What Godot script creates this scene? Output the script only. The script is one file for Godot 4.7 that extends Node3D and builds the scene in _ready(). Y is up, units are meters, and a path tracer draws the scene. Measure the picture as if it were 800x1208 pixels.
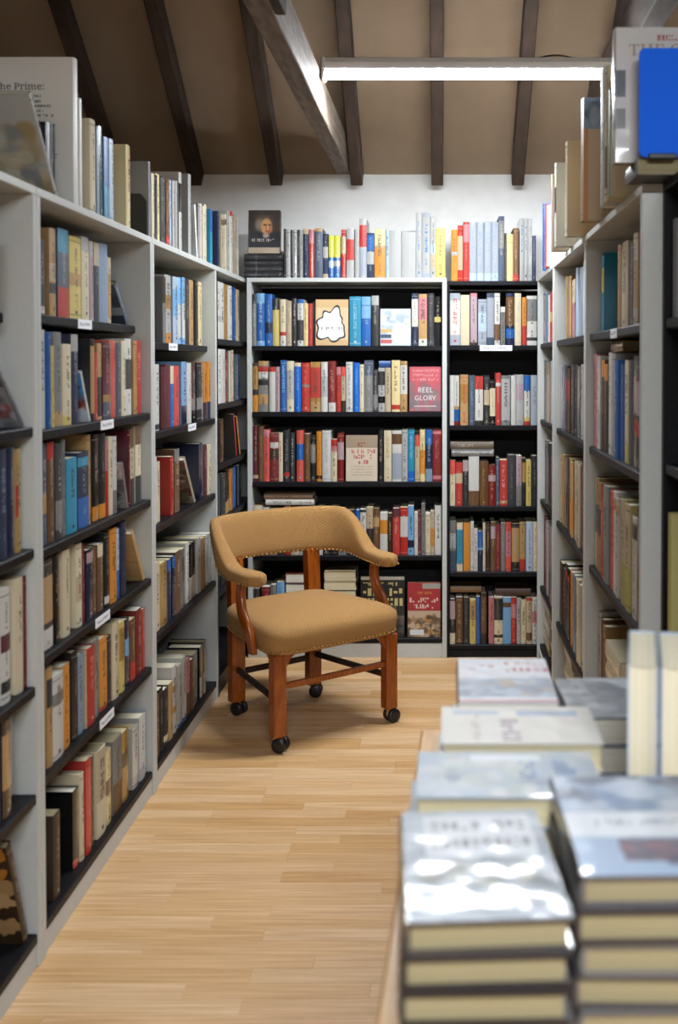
extends Node3D
# A bookshop aisle: bookcases on both sides and at the end, an armchair, a table of books in front.
# The camera stands at x 0, z 0; z runs towards the camera, so things lie at negative z.

const EYE := 1.415
const FOCAL := 1210.0            # focal length in pixels of the 800 x 1208 frame
const CENTRE := Vector2(520, 457)
const LEFT_FRONT := -0.943       # x of the fronts of the left bookcases
const RIGHT_FRONT := 0.462
const TABLE := 0.735

var rng := RandomNumberGenerator.new()
var used := {}
var M := {}
var spine_img: Image
var cover_img: Image
var spine_next := 0
var page_mats := []
var plain_text_server: TextServer
var glyph_cache := {}
var serif: Font
var sans: Font
var minor := {}                  # what is joined into the one object of small books, by material
const SINGLE_BOOKS := 218

func _ready():
	rng.seed = 20240611
	set_view()
	set_lamps()
	make_fonts()
	make_materials()
	build_room()
	build_cases()
	build_shelf_books()
	build_special_books()
	build_chair()
	build_table()
	finish_print()

# ---------------------------------------------------------------- camera, light
func set_view():
	var cam := Camera3D.new()
	cam.name = "camera"
	add_child(cam)
	cam.position = Vector3(0, EYE, 0)
	cam.rotation.x = -atan(27.0 / FOCAL)
	var at := CameraAttributesPhysical.new()
	at.frustum_focal_length = 36.0
	at.frustum_near = 0.05
	at.frustum_far = 60.0
	at.frustum_focus_distance = 4.1
	at.exposure_aperture = 3.0
	cam.attributes = at
	cam.projection = Camera3D.PROJECTION_FRUSTUM
	cam.keep_aspect = Camera3D.KEEP_HEIGHT
	cam.near = 0.05
	cam.far = 60.0
	cam.size = 0.05 * 1208.0 / FOCAL
	cam.frustum_offset = Vector2((400.0 - CENTRE.x) / FOCAL * 0.05, (CENTRE.y - 604.0) / FOCAL * 0.05)
	cam.current = true
	var we := WorldEnvironment.new()
	we.name = "world_environment"
	var env := Environment.new()
	env.background_mode = Environment.BG_COLOR
	env.background_color = Color(0.02, 0.02, 0.02)
	env.tonemap_mode = Environment.TONE_MAPPER_LINEAR
	env.tonemap_exposure = 1.5
	env.sdfgi_enabled = true
	env.ssao_enabled = true
	env.ssil_enabled = true
	we.environment = env
	add_child(we)

func set_lamps():
	# four-foot tubes hung across the aisle: the one in view, and one more behind the camera
	ceiling_lamp(Vector3(-0.452, 2.536, -3.95), 8.8, 82.0, "glowing white tube light across the aisle above the armchair")
	ceiling_lamp(Vector3(-0.3, 2.5, 0.65), 13.0, 56.0, "white tube light over the near end of the aisle")

func ceiling_lamp(at: Vector3, energy: float, spread: float, label: String):
	var length := 1.22
	var t = thing("tube_light", at, 0.0, label, "light", "tube lights over the aisle")
	var m_house = std(Color(0.9, 0.91, 0.92), 0.5)
	var m_glow := StandardMaterial3D.new()
	m_glow.albedo_color = Color(0.95, 0.95, 0.95)
	m_glow.emission_enabled = true
	m_glow.emission = Color(0.95, 0.98, 1.0)
	m_glow.emission_energy_multiplier = 3.0
	# housing: an inverted trough; diffuser: a half round below it
	var prof := PackedVector2Array()
	for p in [[-0.034, -0.004], [-0.034, 0.026], [-0.026, 0.045], [0.026, 0.045], [0.034, 0.026], [0.034, -0.004]]:
		prof.append(Vector2(p[0], p[1]))
	put("housing", extrude_x(prof, 0.0, length), m_house, t)
	var half := PackedVector2Array()
	for k in 13:
		var a := PI * k / 12.0
		half.append(Vector2(0.031 * cos(a), -0.005 - 0.026 * sin(a)))
	put("diffuser", extrude_x(half, 0.012, length - 0.012), m_glow, t)
	for e in [0.0, length - 0.011]:
		var cap := box(Vector3(0.012, 0.08, 0.072), 0.003)
		var o = put("end_cap", cap, m_house, t)
		o.position = Vector3(e + 0.006, 0.007, 0)
	# the half round throws its light down and to both sides
	for s in [0, -1, 1]:
		var l := AreaLight3D.new()
		l.name = "tube_light_source"
		l.area_size = Vector2(length - 0.03, 0.034)
		l.light_color = Color(0.955, 0.98, 1.0)
		l.light_energy = energy * (0.38 if s == 0 else 0.34)
		l.area_range = 14.0
		l.area_attenuation = 2.0
		l.shadow_enabled = true
		t.add_child(l, true)
		var a: float = s * deg_to_rad(spread)
		l.position = Vector3(length / 2, -0.006 - 0.03 * cos(a), 0.036 * sin(a))
		l.rotation.x = -PI / 2 + a
	return t

# ---------------------------------------------------------------- helpers
func numbered(called: String) -> String:
	if not used.has(called):
		used[called] = 0
		return called
	used[called] += 1
	return "%s_%03d" % [called, used[called]]

func thing(called: String, at: Vector3, turn: float, label: String, category: String, group := "") -> Node3D:
	var o := Node3D.new()
	o.name = numbered(called)
	add_child(o)
	o.position = at
	o.rotation.y = turn
	tag(o, label, category, group)
	return o

func tag(o: Node, label: String, category: String, group := ""):
	o.set_meta("label", label)
	o.set_meta("category", category)
	if group != "":
		o.set_meta("group", group)

func put(called: String, mesh: Mesh, m: Material, parent: Node) -> MeshInstance3D:
	var o := MeshInstance3D.new()
	o.name = called
	o.mesh = mesh
	o.material_override = m
	o.cast_shadow = GeometryInstance3D.SHADOW_CASTING_SETTING_ON
	parent.add_child(o, true)
	return o

func struct(called: String, mesh: Mesh, m: Material) -> MeshInstance3D:
	var o = put(called, mesh, m, self)
	o.set_meta("kind", "structure")
	return o

func std(c: Color, rough := 0.6, metal := 0.0) -> StandardMaterial3D:
	var m := StandardMaterial3D.new()
	m.albedo_color = c
	m.roughness = rough
	m.metallic = metal
	return m

func quad(st: SurfaceTool, a: Vector3, b: Vector3, c: Vector3, d: Vector3, ua := Vector2.ZERO, ub := Vector2.ZERO, uc := Vector2.ZERO, ud := Vector2.ZERO):
	# corners clockwise as seen from outside
	var n := (c - a).cross(b - a).normalized()
	for p in [[a, ua], [b, ub], [c, uc], [a, ua], [c, uc], [d, ud]]:
		st.set_normal(n)
		st.set_uv(p[1])
		st.add_vertex(p[0])

func tri(st: SurfaceTool, a: Vector3, b: Vector3, c: Vector3):
	var n := (c - a).cross(b - a).normalized()
	for p in [a, b, c]:
		st.set_normal(n)
		st.set_uv(Vector2(p.x, p.z))
		st.add_vertex(p)

func start() -> SurfaceTool:
	var st := SurfaceTool.new()
	st.begin(Mesh.PRIMITIVE_TRIANGLES)
	return st

func st_box(st: SurfaceTool, size: Vector3, bev: float, xf := Transform3D.IDENTITY):
	# a box with chamfered edges, centred
	var h := size / 2
	bev = minf(bev, minf(h.x, minf(h.y, h.z)) * 0.9)
	var i := h - Vector3.ONE * bev
	var ax := [Vector3.RIGHT, Vector3.UP, Vector3.BACK]
	for k in 3:
		var n: Vector3 = ax[k]
		var u: Vector3 = ax[(k + 1) % 3]
		var v: Vector3 = ax[(k + 2) % 3]
		for s in [-1.0, 1.0]:
			var c: Vector3 = n * s * h[k]
			var du: Vector3 = u * i[(k + 1) % 3]
			var dv: Vector3 = v * i[(k + 2) % 3]
			face(st, xf, [c - du - dv, c + du - dv, c + du + dv, c - du + dv], n * s)
	if bev <= 0.0:
		return
	for k in 3:
		var u: Vector3 = ax[(k + 1) % 3]
		var v: Vector3 = ax[(k + 2) % 3]
		var w: Vector3 = ax[k] * i[k]
		for su in [-1.0, 1.0]:
			for sv in [-1.0, 1.0]:
				var p1: Vector3 = u * su * h[(k + 1) % 3] + v * sv * i[(k + 2) % 3]
				var p2: Vector3 = u * su * i[(k + 1) % 3] + v * sv * h[(k + 2) % 3]
				face(st, xf, [p1 - w, p1 + w, p2 + w, p2 - w], u * su + v * sv)
	for sx in [-1.0, 1.0]:
		for sy in [-1.0, 1.0]:
			for sz in [-1.0, 1.0]:
				var a := Vector3(sx * h.x, sy * i.y, sz * i.z)
				var b := Vector3(sx * i.x, sy * h.y, sz * i.z)
				var c := Vector3(sx * i.x, sy * i.y, sz * h.z)
				face(st, xf, [a, b, c], Vector3(sx, sy, sz))

func face(st: SurfaceTool, xf: Transform3D, p: Array, out: Vector3):
	# adds a convex face turned so that its front looks along out
	var a: Vector3 = p[0]
	var n: Vector3 = (p[2] - a).cross(p[1] - a)
	if n.dot(out) < 0:
		p.reverse()
	a = p[0]
	var wn: Vector3 = xf.basis * ((p[2] - a).cross(p[1] - a).normalized())
	for k in range(1, p.size() - 1):
		for q in [p[0], p[k], p[k + 1]]:
			st.set_normal(wn.normalized())
			st.set_uv(Vector2(q.x + q.z, q.y))
			st.add_vertex(xf * q)

func box(size: Vector3, bev := 0.002) -> ArrayMesh:
	var st := start()
	st_box(st, size, bev)
	return st.commit()

func extrude_x(prof: PackedVector2Array, x0: float, x1: float) -> ArrayMesh:
	# prof holds (z, y) points of a closed convex outline
	var st := start()
	var n := prof.size()
	var mid := Vector2.ZERO
	for p in prof:
		mid += p / n
	for k in n:
		var a := prof[k]
		var b := prof[(k + 1) % n]
		var out := (a + b) / 2 - mid
		face(st, Transform3D.IDENTITY, [Vector3(x0, a.y, a.x), Vector3(x1, a.y, a.x), Vector3(x1, b.y, b.x), Vector3(x0, b.y, b.x)], Vector3(0, out.y, out.x))
	for x in [x0, x1]:
		var ring := []
		for p in prof:
			ring.append(Vector3(x, p.y, p.x))
		face(st, Transform3D.IDENTITY, ring, Vector3(-1 if x == x0 else 1, 0, 0))
	return st.commit()

func tube(points: Array, radii: Array, sides := 10, squash := Vector2.ONE) -> ArrayMesh:
	# a swept round bar, smooth, with closed ends
	var st := start()
	st.set_smooth_group(0)
	var rings := []
	for k in points.size():
		var dir: Vector3 = points[mini(k + 1, points.size() - 1)] - points[maxi(k - 1, 0)]
		dir = dir.normalized()
		var ref := Vector3.UP if absf(dir.y) < 0.9 else Vector3.BACK
		var u := dir.cross(ref).normalized()
		var v := u.cross(dir).normalized()
		var ring := []
		for j in sides:
			var a := TAU * j / sides
			ring.append(points[k] + (u * cos(a) * squash.x + v * sin(a) * squash.y) * radii[k])
		rings.append(ring)
	for k in rings.size() - 1:
		for j in sides:
			var a: Vector3 = rings[k][j]
			var b: Vector3 = rings[k][(j + 1) % sides]
			var c: Vector3 = rings[k + 1][(j + 1) % sides]
			var d: Vector3 = rings[k + 1][j]
			for p in [a, c, b, a, d, c]:
				st.add_vertex(p)
	st.set_smooth_group(-1)
	for e in [0, rings.size() - 1]:
		var ring: Array = rings[e].duplicate()
		if e == 0:
			ring.reverse()
		for j in range(1, sides - 1):
			for p in [ring[0], ring[j + 1], ring[j]]:
				st.add_vertex(p)
	st.generate_normals()
	return st.commit()

func loft(rings: Array, smooth := true) -> ArrayMesh:
	# rings of equal length joined to a closed skin, ends closed
	var st := start()
	if smooth:
		st.set_smooth_group(0)
	var n: int = rings[0].size()
	for k in rings.size() - 1:
		for j in n:
			var a: Vector3 = rings[k][j]
			var b: Vector3 = rings[k][(j + 1) % n]
			var c: Vector3 = rings[k + 1][(j + 1) % n]
			var d: Vector3 = rings[k + 1][j]
			for p in [a, c, b, a, d, c]:
				st.add_vertex(p)
	for e in [0, rings.size() - 1]:
		var ring: Array = rings[e].duplicate()
		if e == 0:
			ring.reverse()
		var mid := Vector3.ZERO
		for p in ring:
			mid += p / n
		for j in n:
			for p in [mid, ring[(j + 1) % n], ring[j]]:
				st.add_vertex(p)
	st.generate_normals()
	return st.commit()

func noise_image(w: int, h: int, fx: float, fy: float, seed_: int, lo: Color, hi: Color, gain := 1.0) -> Image:
	var n := FastNoiseLite.new()
	n.seed = seed_
	n.frequency = 1.0
	n.fractal_octaves = 4
	var im := Image.create(w, h, false, Image.FORMAT_RGB8)
	for y in h:
		for x in w:
			# blended over the edge so that the tile repeats
			var u := float(x) / w
			var v := float(y) / h
			var a := n.get_noise_2d(u * fx, v * fy)
			var b := n.get_noise_2d((u - 1.0) * fx, v * fy)
			var c := n.get_noise_2d(u * fx, (v - 1.0) * fy)
			var d := n.get_noise_2d((u - 1.0) * fx, (v - 1.0) * fy)
			var t := lerpf(lerpf(a, b, u), lerpf(c, d, u), v)
			im.set_pixel(x, y, lo.lerp(hi, clampf(0.5 + t * gain, 0, 1)))
	return im

func tex(im: Image) -> ImageTexture:
	return ImageTexture.create_from_image(im)

func triplanar(m: StandardMaterial3D, scale: Vector3, world := true):
	m.uv1_triplanar = true
	m.uv1_world_triplanar = world
	m.uv1_scale = scale

# ---------------------------------------------------------------- print on the books
func make_fonts():
	plain_text_server = TextServerManager.get_primary_interface()
	var a := SystemFont.new()
	a.font_names = PackedStringArray(["Droid Serif"])
	serif = a
	var b := SystemFont.new()
	b.font_names = PackedStringArray(["Droid Sans"])
	sans = b
	spine_img = Image.create(2048, 2048, false, Image.FORMAT_RGB8)
	cover_img = Image.create(2048, 2048, false, Image.FORMAT_RGB8)

func text(im: Image, words: String, font: Font, size: int, at: Vector2, c: Color, stretch := Vector2.ONE):
	# draws words centred on at
	var ts := plain_text_server
	var rid: RID = font.get_rids()[0]
	var sz := Vector2i(size, 0)
	var total := 0.0
	var ids := []
	for ch in words:
		var gi := ts.font_get_glyph_index(rid, size, ch.unicode_at(0), 0)
		ids.append(gi)
		total += ts.font_get_glyph_advance(rid, size, gi).x * stretch.x
	var pen := at.x - total / 2
	for gi in ids:
		ts.font_render_glyph(rid, sz, gi)
		var r := ts.font_get_glyph_uv_rect(rid, sz, gi)
		var off := ts.font_get_glyph_offset(rid, sz, gi)
		if r.size.x > 1:
			var src := ts.font_get_texture_image(rid, sz, ts.font_get_glyph_texture_idx(rid, sz, gi))
			var wpx := int(r.size.x * stretch.x)
			var hpx := int(r.size.y * stretch.y)
			for y in hpx:
				for x in wpx:
					var p := src.get_pixel(int(r.position.x + x / stretch.x), int(r.position.y + y / stretch.y))
					if p.a > 0.02:
						var q := Vector2i(int(pen + off.x * stretch.x) + x, int(at.y + (off.y + size * 0.36) * stretch.y) + y)
						if q.x >= 0 and q.y >= 0 and q.x < im.get_width() and q.y < im.get_height():
							im.set_pixelv(q, im.get_pixelv(q).lerp(c, p.a * c.a))
		pen += ts.font_get_glyph_advance(rid, size, gi).x * stretch.x

func lum(c: Color) -> float:
	return 0.3 * c.r + 0.59 * c.g + 0.11 * c.b

func paint_spine(base: Color, bands: Array, title: Color, has_title: bool) -> Rect2:
	# a cell of 32 x 128 pixels: 28 of the spine, 4 of the plain cover colour
	var cell := spine_next
	spine_next += 1
	var x0 := (cell % 64) * 32
	var y0 := (cell / 64) * 128
	spine_img.fill_rect(Rect2i(x0, y0, 32, 128), base)
	for b in bands:
		var t0 := int(b[0] * 1.28)
		var t1 := int(b[1] * 1.28)
		spine_img.fill_rect(Rect2i(x0, y0 + t0, 28, maxi(t1 - t0, 2)), b[2])
	if has_title:
		marks(x0, y0, rng.randi_range(14, 24), rng.randi_range(66, 84), rng.randi_range(7, 12), title, 0.7)
		if rng.randf() < 0.6:
			marks(x0, y0, rng.randi_range(88, 94), rng.randi_range(106, 110), 6, title, 0.55)
		if rng.randf() < 0.5:
			spine_img.fill_rect(Rect2i(x0 + 11, y0 + 114, 6, 5), title)
		if rng.randf() < 0.25:
			spine_img.fill_rect(Rect2i(x0, y0 + 8, 28, 1), title)
			spine_img.fill_rect(Rect2i(x0, y0 + 120, 28, 1), title)
	for y in range(y0, y0 + 128, 1):
		spine_img.fill_rect(Rect2i(x0 + 28, y, 4, 1), base)
	return Rect2(x0 / 2048.0, y0 / 2048.0, 32 / 2048.0, 128 / 2048.0)

func marks(x0: int, y0: int, t0: int, t1: int, high: int, c: Color, strength: float):
	# unreadable lettering that runs down a spine
	var y := t0
	var xl := x0 + 14 - high / 2
	while y < t1:
		var w := rng.randi_range(2, 4)
		for k in 3:
			if rng.randf() < 0.72:
				var xa := xl + k * high / 3
				var r := Rect2i(xa, y0 + y, maxi(high / 3, 1), w)
				var under := spine_img.get_pixel(r.position.x, r.position.y)
				spine_img.fill_rect(r, under.lerp(c, strength))
		y += w + (1 if rng.randf() < 0.8 else 4)

func cell_rect(i: int) -> Rect2i:
	return Rect2i((i % 8) * 256, (i / 8) * 384, 256, 384)

func cover_uv(i: int) -> Rect2:
	var r := cell_rect(i)
	return Rect2((r.position.x + 2) / 2048.0, (r.position.y + 2) / 2048.0, 252 / 2048.0, 380 / 2048.0)

func finish_print():
	var ts := tex(spine_img)
	for k in ["jacket", "cloth", "plastic"]:
		M[k].albedo_texture = ts
	var tc := tex(cover_img)
	M.cover.albedo_texture = tc
	M.cover_plastic.albedo_texture = tc
	M.sign.albedo_texture = tc
	# the narrow and far books that are too many to keep apart
	var am := ArrayMesh.new()
	for key in minor:
		minor[key].set_material(M[key] if M.has(key) else page_mats[int(key.substr(5))])
		am = minor[key].commit(am)
	var o := MeshInstance3D.new()
	o.name = "shelved_books"
	o.mesh = am
	add_child(o)
	o.set_meta("kind", "stuff")
	tag(o, "the many narrow and half hidden books filling the shelves of all the bookcases", "books")

# ---------------------------------------------------------------- materials
func make_materials():
	for k in ["jacket", "cloth", "plastic"]:
		M[k] = std(Color(0.87, 0.87, 0.87), {"jacket": 0.42, "cloth": 0.75, "plastic": 0.22}[k])
	M.plastic.clearcoat_enabled = true
	M.plastic.clearcoat = 0.6
	M.plastic.clearcoat_roughness = 0.12
	M.cover = std(Color(0.87, 0.87, 0.87), 0.4)
	M.cover_plastic = std(Color(0.86, 0.86, 0.87), 0.45)
	M.cover_plastic.clearcoat_enabled = true
	M.cover_plastic.clearcoat = 0.3
	M.cover_plastic.clearcoat_roughness = 0.08
	var wob := FastNoiseLite.new()
	wob.seed = 5
	wob.frequency = 0.02
	wob.fractal_octaves = 2
	var nt := NoiseTexture2D.new()
	nt.width = 256
	nt.height = 256
	nt.noise = wob
	nt.seamless = true
	nt.as_normal_map = true
	nt.bump_strength = 3.0
	M.sign = std(Color.WHITE, 0.6)
	M.sign.metallic_specular = 0.3
	# pages: thin lines along the leaves
	var im := Image.create(256, 4, false, Image.FORMAT_RGB8)
	for x in 256:
		var v := rng.randf_range(0.8, 1.0)
		for y in 4:
			im.set_pixel(x, y, Color(v, v, v))
	var pt := tex(im)
	for c in [Color("e6dcc0"), Color("dccfa8"), Color("ece6d6"), Color(0.63, 0.585, 0.45)]:
		var m := std(c, 0.85)
		m.albedo_texture = pt
		page_mats.append(m)
	# laminate of the bookcases
	M.grey = std(Color(0.73, 0.74, 0.73), 0.42)
	M.grey.albedo_texture = tex(noise_image(128, 128, 14, 14, 3, Color(0.975, 0.975, 0.975), Color(1, 1, 1)))
	triplanar(M.grey, Vector3(3, 3, 3), false)
	M.black = std(Color("1b1b1e"), 0.42)
	M.black.albedo_texture = tex(noise_image(128, 128, 18, 18, 4, Color(0.75, 0.75, 0.78), Color(1, 1, 1)))
	triplanar(M.black, Vector3(3, 3, 3), false)
	M.black.metallic_specular = 0.25
	M.backing = std(Color("17171a"), 0.8)
	M.metal_black = std(Color("0e0f12"), 0.4)
	# walls and roof
	M.wall = std(Color("f0f0ee"), 0.85)
	M.wall.albedo_texture = tex(noise_image(256, 256, 9, 9, 8, Color(0.95, 0.95, 0.95), Color(1, 1, 1)))
	triplanar(M.wall, Vector3(0.7, 0.7, 0.7))
	M.ceiling = std(Color(0.58, 0.5, 0.41), 0.9)
	M.ceiling.albedo_texture = tex(noise_image(256, 256, 6, 6, 9, Color(0.92, 0.915, 0.91), Color(1, 1, 1)))
	triplanar(M.ceiling, Vector3(0.8, 0.8, 0.8))
	M.rafter = std(Color(0.24, 0.16, 0.1), 0.8)
	M.rafter.albedo_texture = tex(noise_image(256, 64, 5, 40, 10, Color(0.6, 0.58, 0.56), Color(1, 1, 1)))
	triplanar(M.rafter, Vector3(1.2, 1.2, 1.2), false)
	M.beam = std(Color(0.5, 0.45, 0.4), 0.75)
	var bt := tex(noise_image(512, 128, 5, 34, 11, Color(0.68, 0.65, 0.62), Color(1, 1, 1), 1.0))
	M.beam.albedo_texture = bt
	triplanar(M.beam, Vector3(1, 1, 1), false)
	# oak strips: grain runs along u
	var grain := tex(noise_image(512, 256, 4, 60, 12, Color(0.8, 0.73, 0.63), Color(1, 0.99, 0.97), 0.9))
	M.planks = []
	for c in ["e6c299", "e8c79f", "dfb98a", "eacaa4", "dab17d", "e4bf92", "e9c8a2"]:
		var m := std(Color(c), 0.48)
		m.albedo_texture = grain
		M.planks.append(m)
	M.floor_far = std(Color("e0ba8c"), 0.5)
	M.floor_far.albedo_texture = grain
	triplanar(M.floor_far, Vector3(1, 1, 1))
	# chair
	M.chair_wood = std(Color(0.68, 0.36, 0.08), 0.33)
	M.chair_wood.albedo_texture = tex(noise_image(128, 256, 24, 3, 13, Color(0.66, 0.58, 0.52), Color(1, 1, 1), 1.0))
	M.chair_wood.clearcoat_enabled = true
	M.chair_wood.clearcoat = 0.4
	M.chair_wood.clearcoat_roughness = 0.2
	triplanar(M.chair_wood, Vector3(3, 3, 3), false)
	M.dark_wood = std(Color("2a1c14"), 0.5)
	var weave := Image.create(64, 64, false, Image.FORMAT_RGB8)
	var bump := Image.create(64, 64, false, Image.FORMAT_RGB8)
	for y in 64:
		for x in 64:
			# lozenges of raised yarn
			var u := fposmod(x / 16.0 + y / 16.0, 1.0) - 0.5
			var v := fposmod(x / 16.0 - y / 16.0, 1.0) - 0.5
			var d := maxf(absf(u), absf(v)) * 2.0
			var fine := 0.5 + 0.5 * sin(x * PI / 2.0) * sin(y * PI / 2.0)
			var t := clampf(1.15 - d * 0.55 - fine * 0.08, 0, 1)
			weave.set_pixel(x, y, Color(0.72, 0.66, 0.6).lerp(Color(1, 1, 1), t))
			bump.set_pixel(x, y, Color(t, t, t))
	M.fabric = std(Color(0.66, 0.5, 0.29), 0.92)
	M.fabric.albedo_texture = tex(weave)
	bump.bump_map_to_normal_map(3.0)
	M.fabric.normal_enabled = true
	M.fabric.normal_texture = tex(bump)
	M.fabric.normal_scale = 0.7
	M.fabric.rim_enabled = true
	M.fabric.rim = 0.15
	triplanar(M.fabric, Vector3(18, 18, 18), false)
	M.brass = std(Color("c9a868"), 0.3, 1.0)
	M.caster = std(Color("121214"), 0.35)
	M.table = std(Color(0.92, 0.72, 0.42), 0.4)
	M.table.albedo_texture = tex(noise_image(256, 256, 40, 3, 15, Color(0.82, 0.76, 0.68), Color(1, 1, 1), 0.9))
	triplanar(M.table, Vector3(1.5, 1.5, 1.5), false)
	M.paper = std(Color("e8e8e6"), 0.6)
	# lettering of the shelf labels
	var li := Image.create(128, 24, false, Image.FORMAT_RGB8)
	li.fill(Color("e4e6ea"))
	var x := 14
	while x < 112:
		var w := rng.randi_range(3, 6)
		li.fill_rect(Rect2i(x, 8 + rng.randi_range(0, 2), w, 7), Color("8a8e98"))
		x += w + rng.randi_range(1, 3)
	M.label = std(Color.WHITE, 0.4)
	M.label.albedo_texture = tex(li)

# ---------------------------------------------------------------- the room
func build_room():
	var wall_z := -5.26
	var eaves := 2.385
	var pitch := 0.81
	var ridge_z := -1.0
	var x0 := -4.2
	var x1 := 3.6
	var front_z := 3.2
	var ridge_y := eaves + pitch * (ridge_z - wall_z)
	var ft := 0.15
	struct("wall_back", box(Vector3(x1 - x0 + 0.3, eaves + 0.12, ft), 0.0), M.wall).position = Vector3((x0 + x1) / 2, eaves / 2 - 0.06, wall_z - ft / 2)
	struct("wall_front", box(Vector3(x1 - x0 + 0.3, 2.7, ft), 0.0), M.wall).position = Vector3((x0 + x1) / 2, 1.3, front_z + ft / 2)
	for s in [-1, 1]:
		# gable walls: a five-sided outline, extruded
		var prof := PackedVector2Array([Vector2(front_z + 0.14, -0.05), Vector2(front_z + 0.14, eaves), Vector2(ridge_z, ridge_y + 0.02), Vector2(wall_z - 0.14, eaves), Vector2(wall_z - 0.14, -0.05)])
		var at := x0 if s < 0 else x1
		struct("wall_left" if s < 0 else "wall_right", extrude_x(prof, minf(at, at + s * ft), maxf(at, at + s * ft)), M.wall)
	# floor: a slab with a bed that holds the oak strips one can tell apart
	var bx0 := -1.0
	var bx1 := 0.72
	var bz0 := -4.94
	var bz1 := -1.86
	var st := start()
	for r in [[x0, bx0, wall_z, front_z], [bx1, x1, wall_z, front_z], [bx0, bx1, wall_z, bz0], [bx0, bx1, bz1, front_z]]:
		st_box(st, Vector3(r[1] - r[0], 0.08, r[3] - r[2]), 0.0, Transform3D(Basis(), Vector3((r[0] + r[1]) / 2, -0.04, (r[2] + r[3]) / 2)))
	st_box(st, Vector3(bx1 - bx0, 0.06, bz1 - bz0), 0.0, Transform3D(Basis(), Vector3((bx0 + bx1) / 2, -0.05, (bz0 + bz1) / 2)))
	var fl = struct("floor", st.commit(), M.floor_far)
	var row_w := 0.0572
	var rows := int(ceil((bz1 - bz0) / row_w))
	row_w = (bz1 - bz0) / rows
	var shapes := {}
	for k in rows:
		var z := bz0 + (k + 0.5) * row_w
		var x := bx0
		var first := true
		while x < bx1 - 0.001:
			var len_: float = [0.42, 0.56, 0.68, 0.84, 0.98][rng.randi() % 5]
			if first:
				len_ = [0.14, 0.28, 0.42, 0.56, 0.7][rng.randi() % 5]
				first = false
			if bx1 - x - len_ < 0.12:
				len_ = bx1 - x
			var key := "%.3f_%d" % [len_, rng.randi() % 3]
			if not shapes.has(key):
				shapes[key] = plank(len_, row_w)
			var p = put("plank", shapes[key], M.planks[rng.randi() % M.planks.size()], fl)
			p.position = Vector3(x + len_ / 2, 0, z)
			x += len_
	# roof: two sloping slabs, the one in view with its rafters, and two tie beams
	var run := ridge_z - wall_z
	var slope := sqrt(run * run + (ridge_y - eaves) * (ridge_y - eaves))
	var a := atan(pitch)
	var roof := start()
	var up := Vector3(0, cos(a), -sin(a))       # normal of the back slope
	var mid := Vector3((x0 + x1) / 2, (eaves + ridge_y) / 2, (wall_z + ridge_z) / 2)
	var bas := Basis(Vector3.RIGHT, -a)
	up = bas * Vector3.UP
	st_box(roof, Vector3(x1 - x0 + 0.3, 0.1, slope + 0.1), 0.0, Transform3D(bas, mid + up * 0.05))
	var run2 := front_z - ridge_z
	var drop := (ridge_y - 2.5) / run2
	var b2 := Basis(Vector3.RIGHT, atan(drop))
	st_box(roof, Vector3(x1 - x0 + 0.3, 0.1, run2 * sqrt(1 + drop * drop) + 0.3), 0.0, Transform3D(b2, Vector3((x0 + x1) / 2, (2.5 + ridge_y) / 2, (front_z + ridge_z) / 2) + b2 * Vector3.UP * 0.05))
	var ce = struct("ceiling", roof.commit(), M.ceiling)
	var rm := box(Vector3(slope - 0.02, 0.1, 0.06), 0.004)
	for k in range(-10, 9):
		var r = put("rafter", rm, M.rafter, ce)
		r.basis = bas * Basis(Vector3.UP, PI / 2)
		r.position = Vector3(-0.017 + 0.406 * k, mid.y, mid.z) - up * 0.05
	var bm = put("tie_beam", box(Vector3(5.0, 0.15, 0.07), 0.004), M.beam, ce)
	bm.basis = Basis(Vector3.UP, PI / 2)
	bm.position = Vector3(-0.495, eaves + 0.076, wall_z + 2.5)
	var b3 = put("tie_beam", box(Vector3(5.0, 0.16, 0.08), 0.004), M.rafter, ce)
	b3.basis = Basis(Vector3.UP, PI / 2)
	b3.position = Vector3(0.735, 2.59 + 0.08, wall_z + 2.5)
	# a dark cleat nailed to the side of the beam
	var cl = put("cleat", box(Vector3(0.5, 0.075, 0.03), 0.003), M.rafter, ce)
	cl.basis = Basis(Vector3.UP, PI / 2)
	cl.position = Vector3(-0.445, eaves + 0.04, -2.63)
	# a loose cable over the lamp and hooks in the roof
	var pts := []
	var rad := []
	for k in 13:
		var t := k / 12.0
		pts.append(Vector3(0.37 + 0.14 * t, 2.585 + 0.012 * sin(PI * t), -3.95))
		rad.append(0.003)
	var cab = put("lamp_cable", tube(pts, rad, 6), M.metal_black, self)
	tag(cab, "short black cable lying on the tube light above the aisle", "cable")

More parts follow.
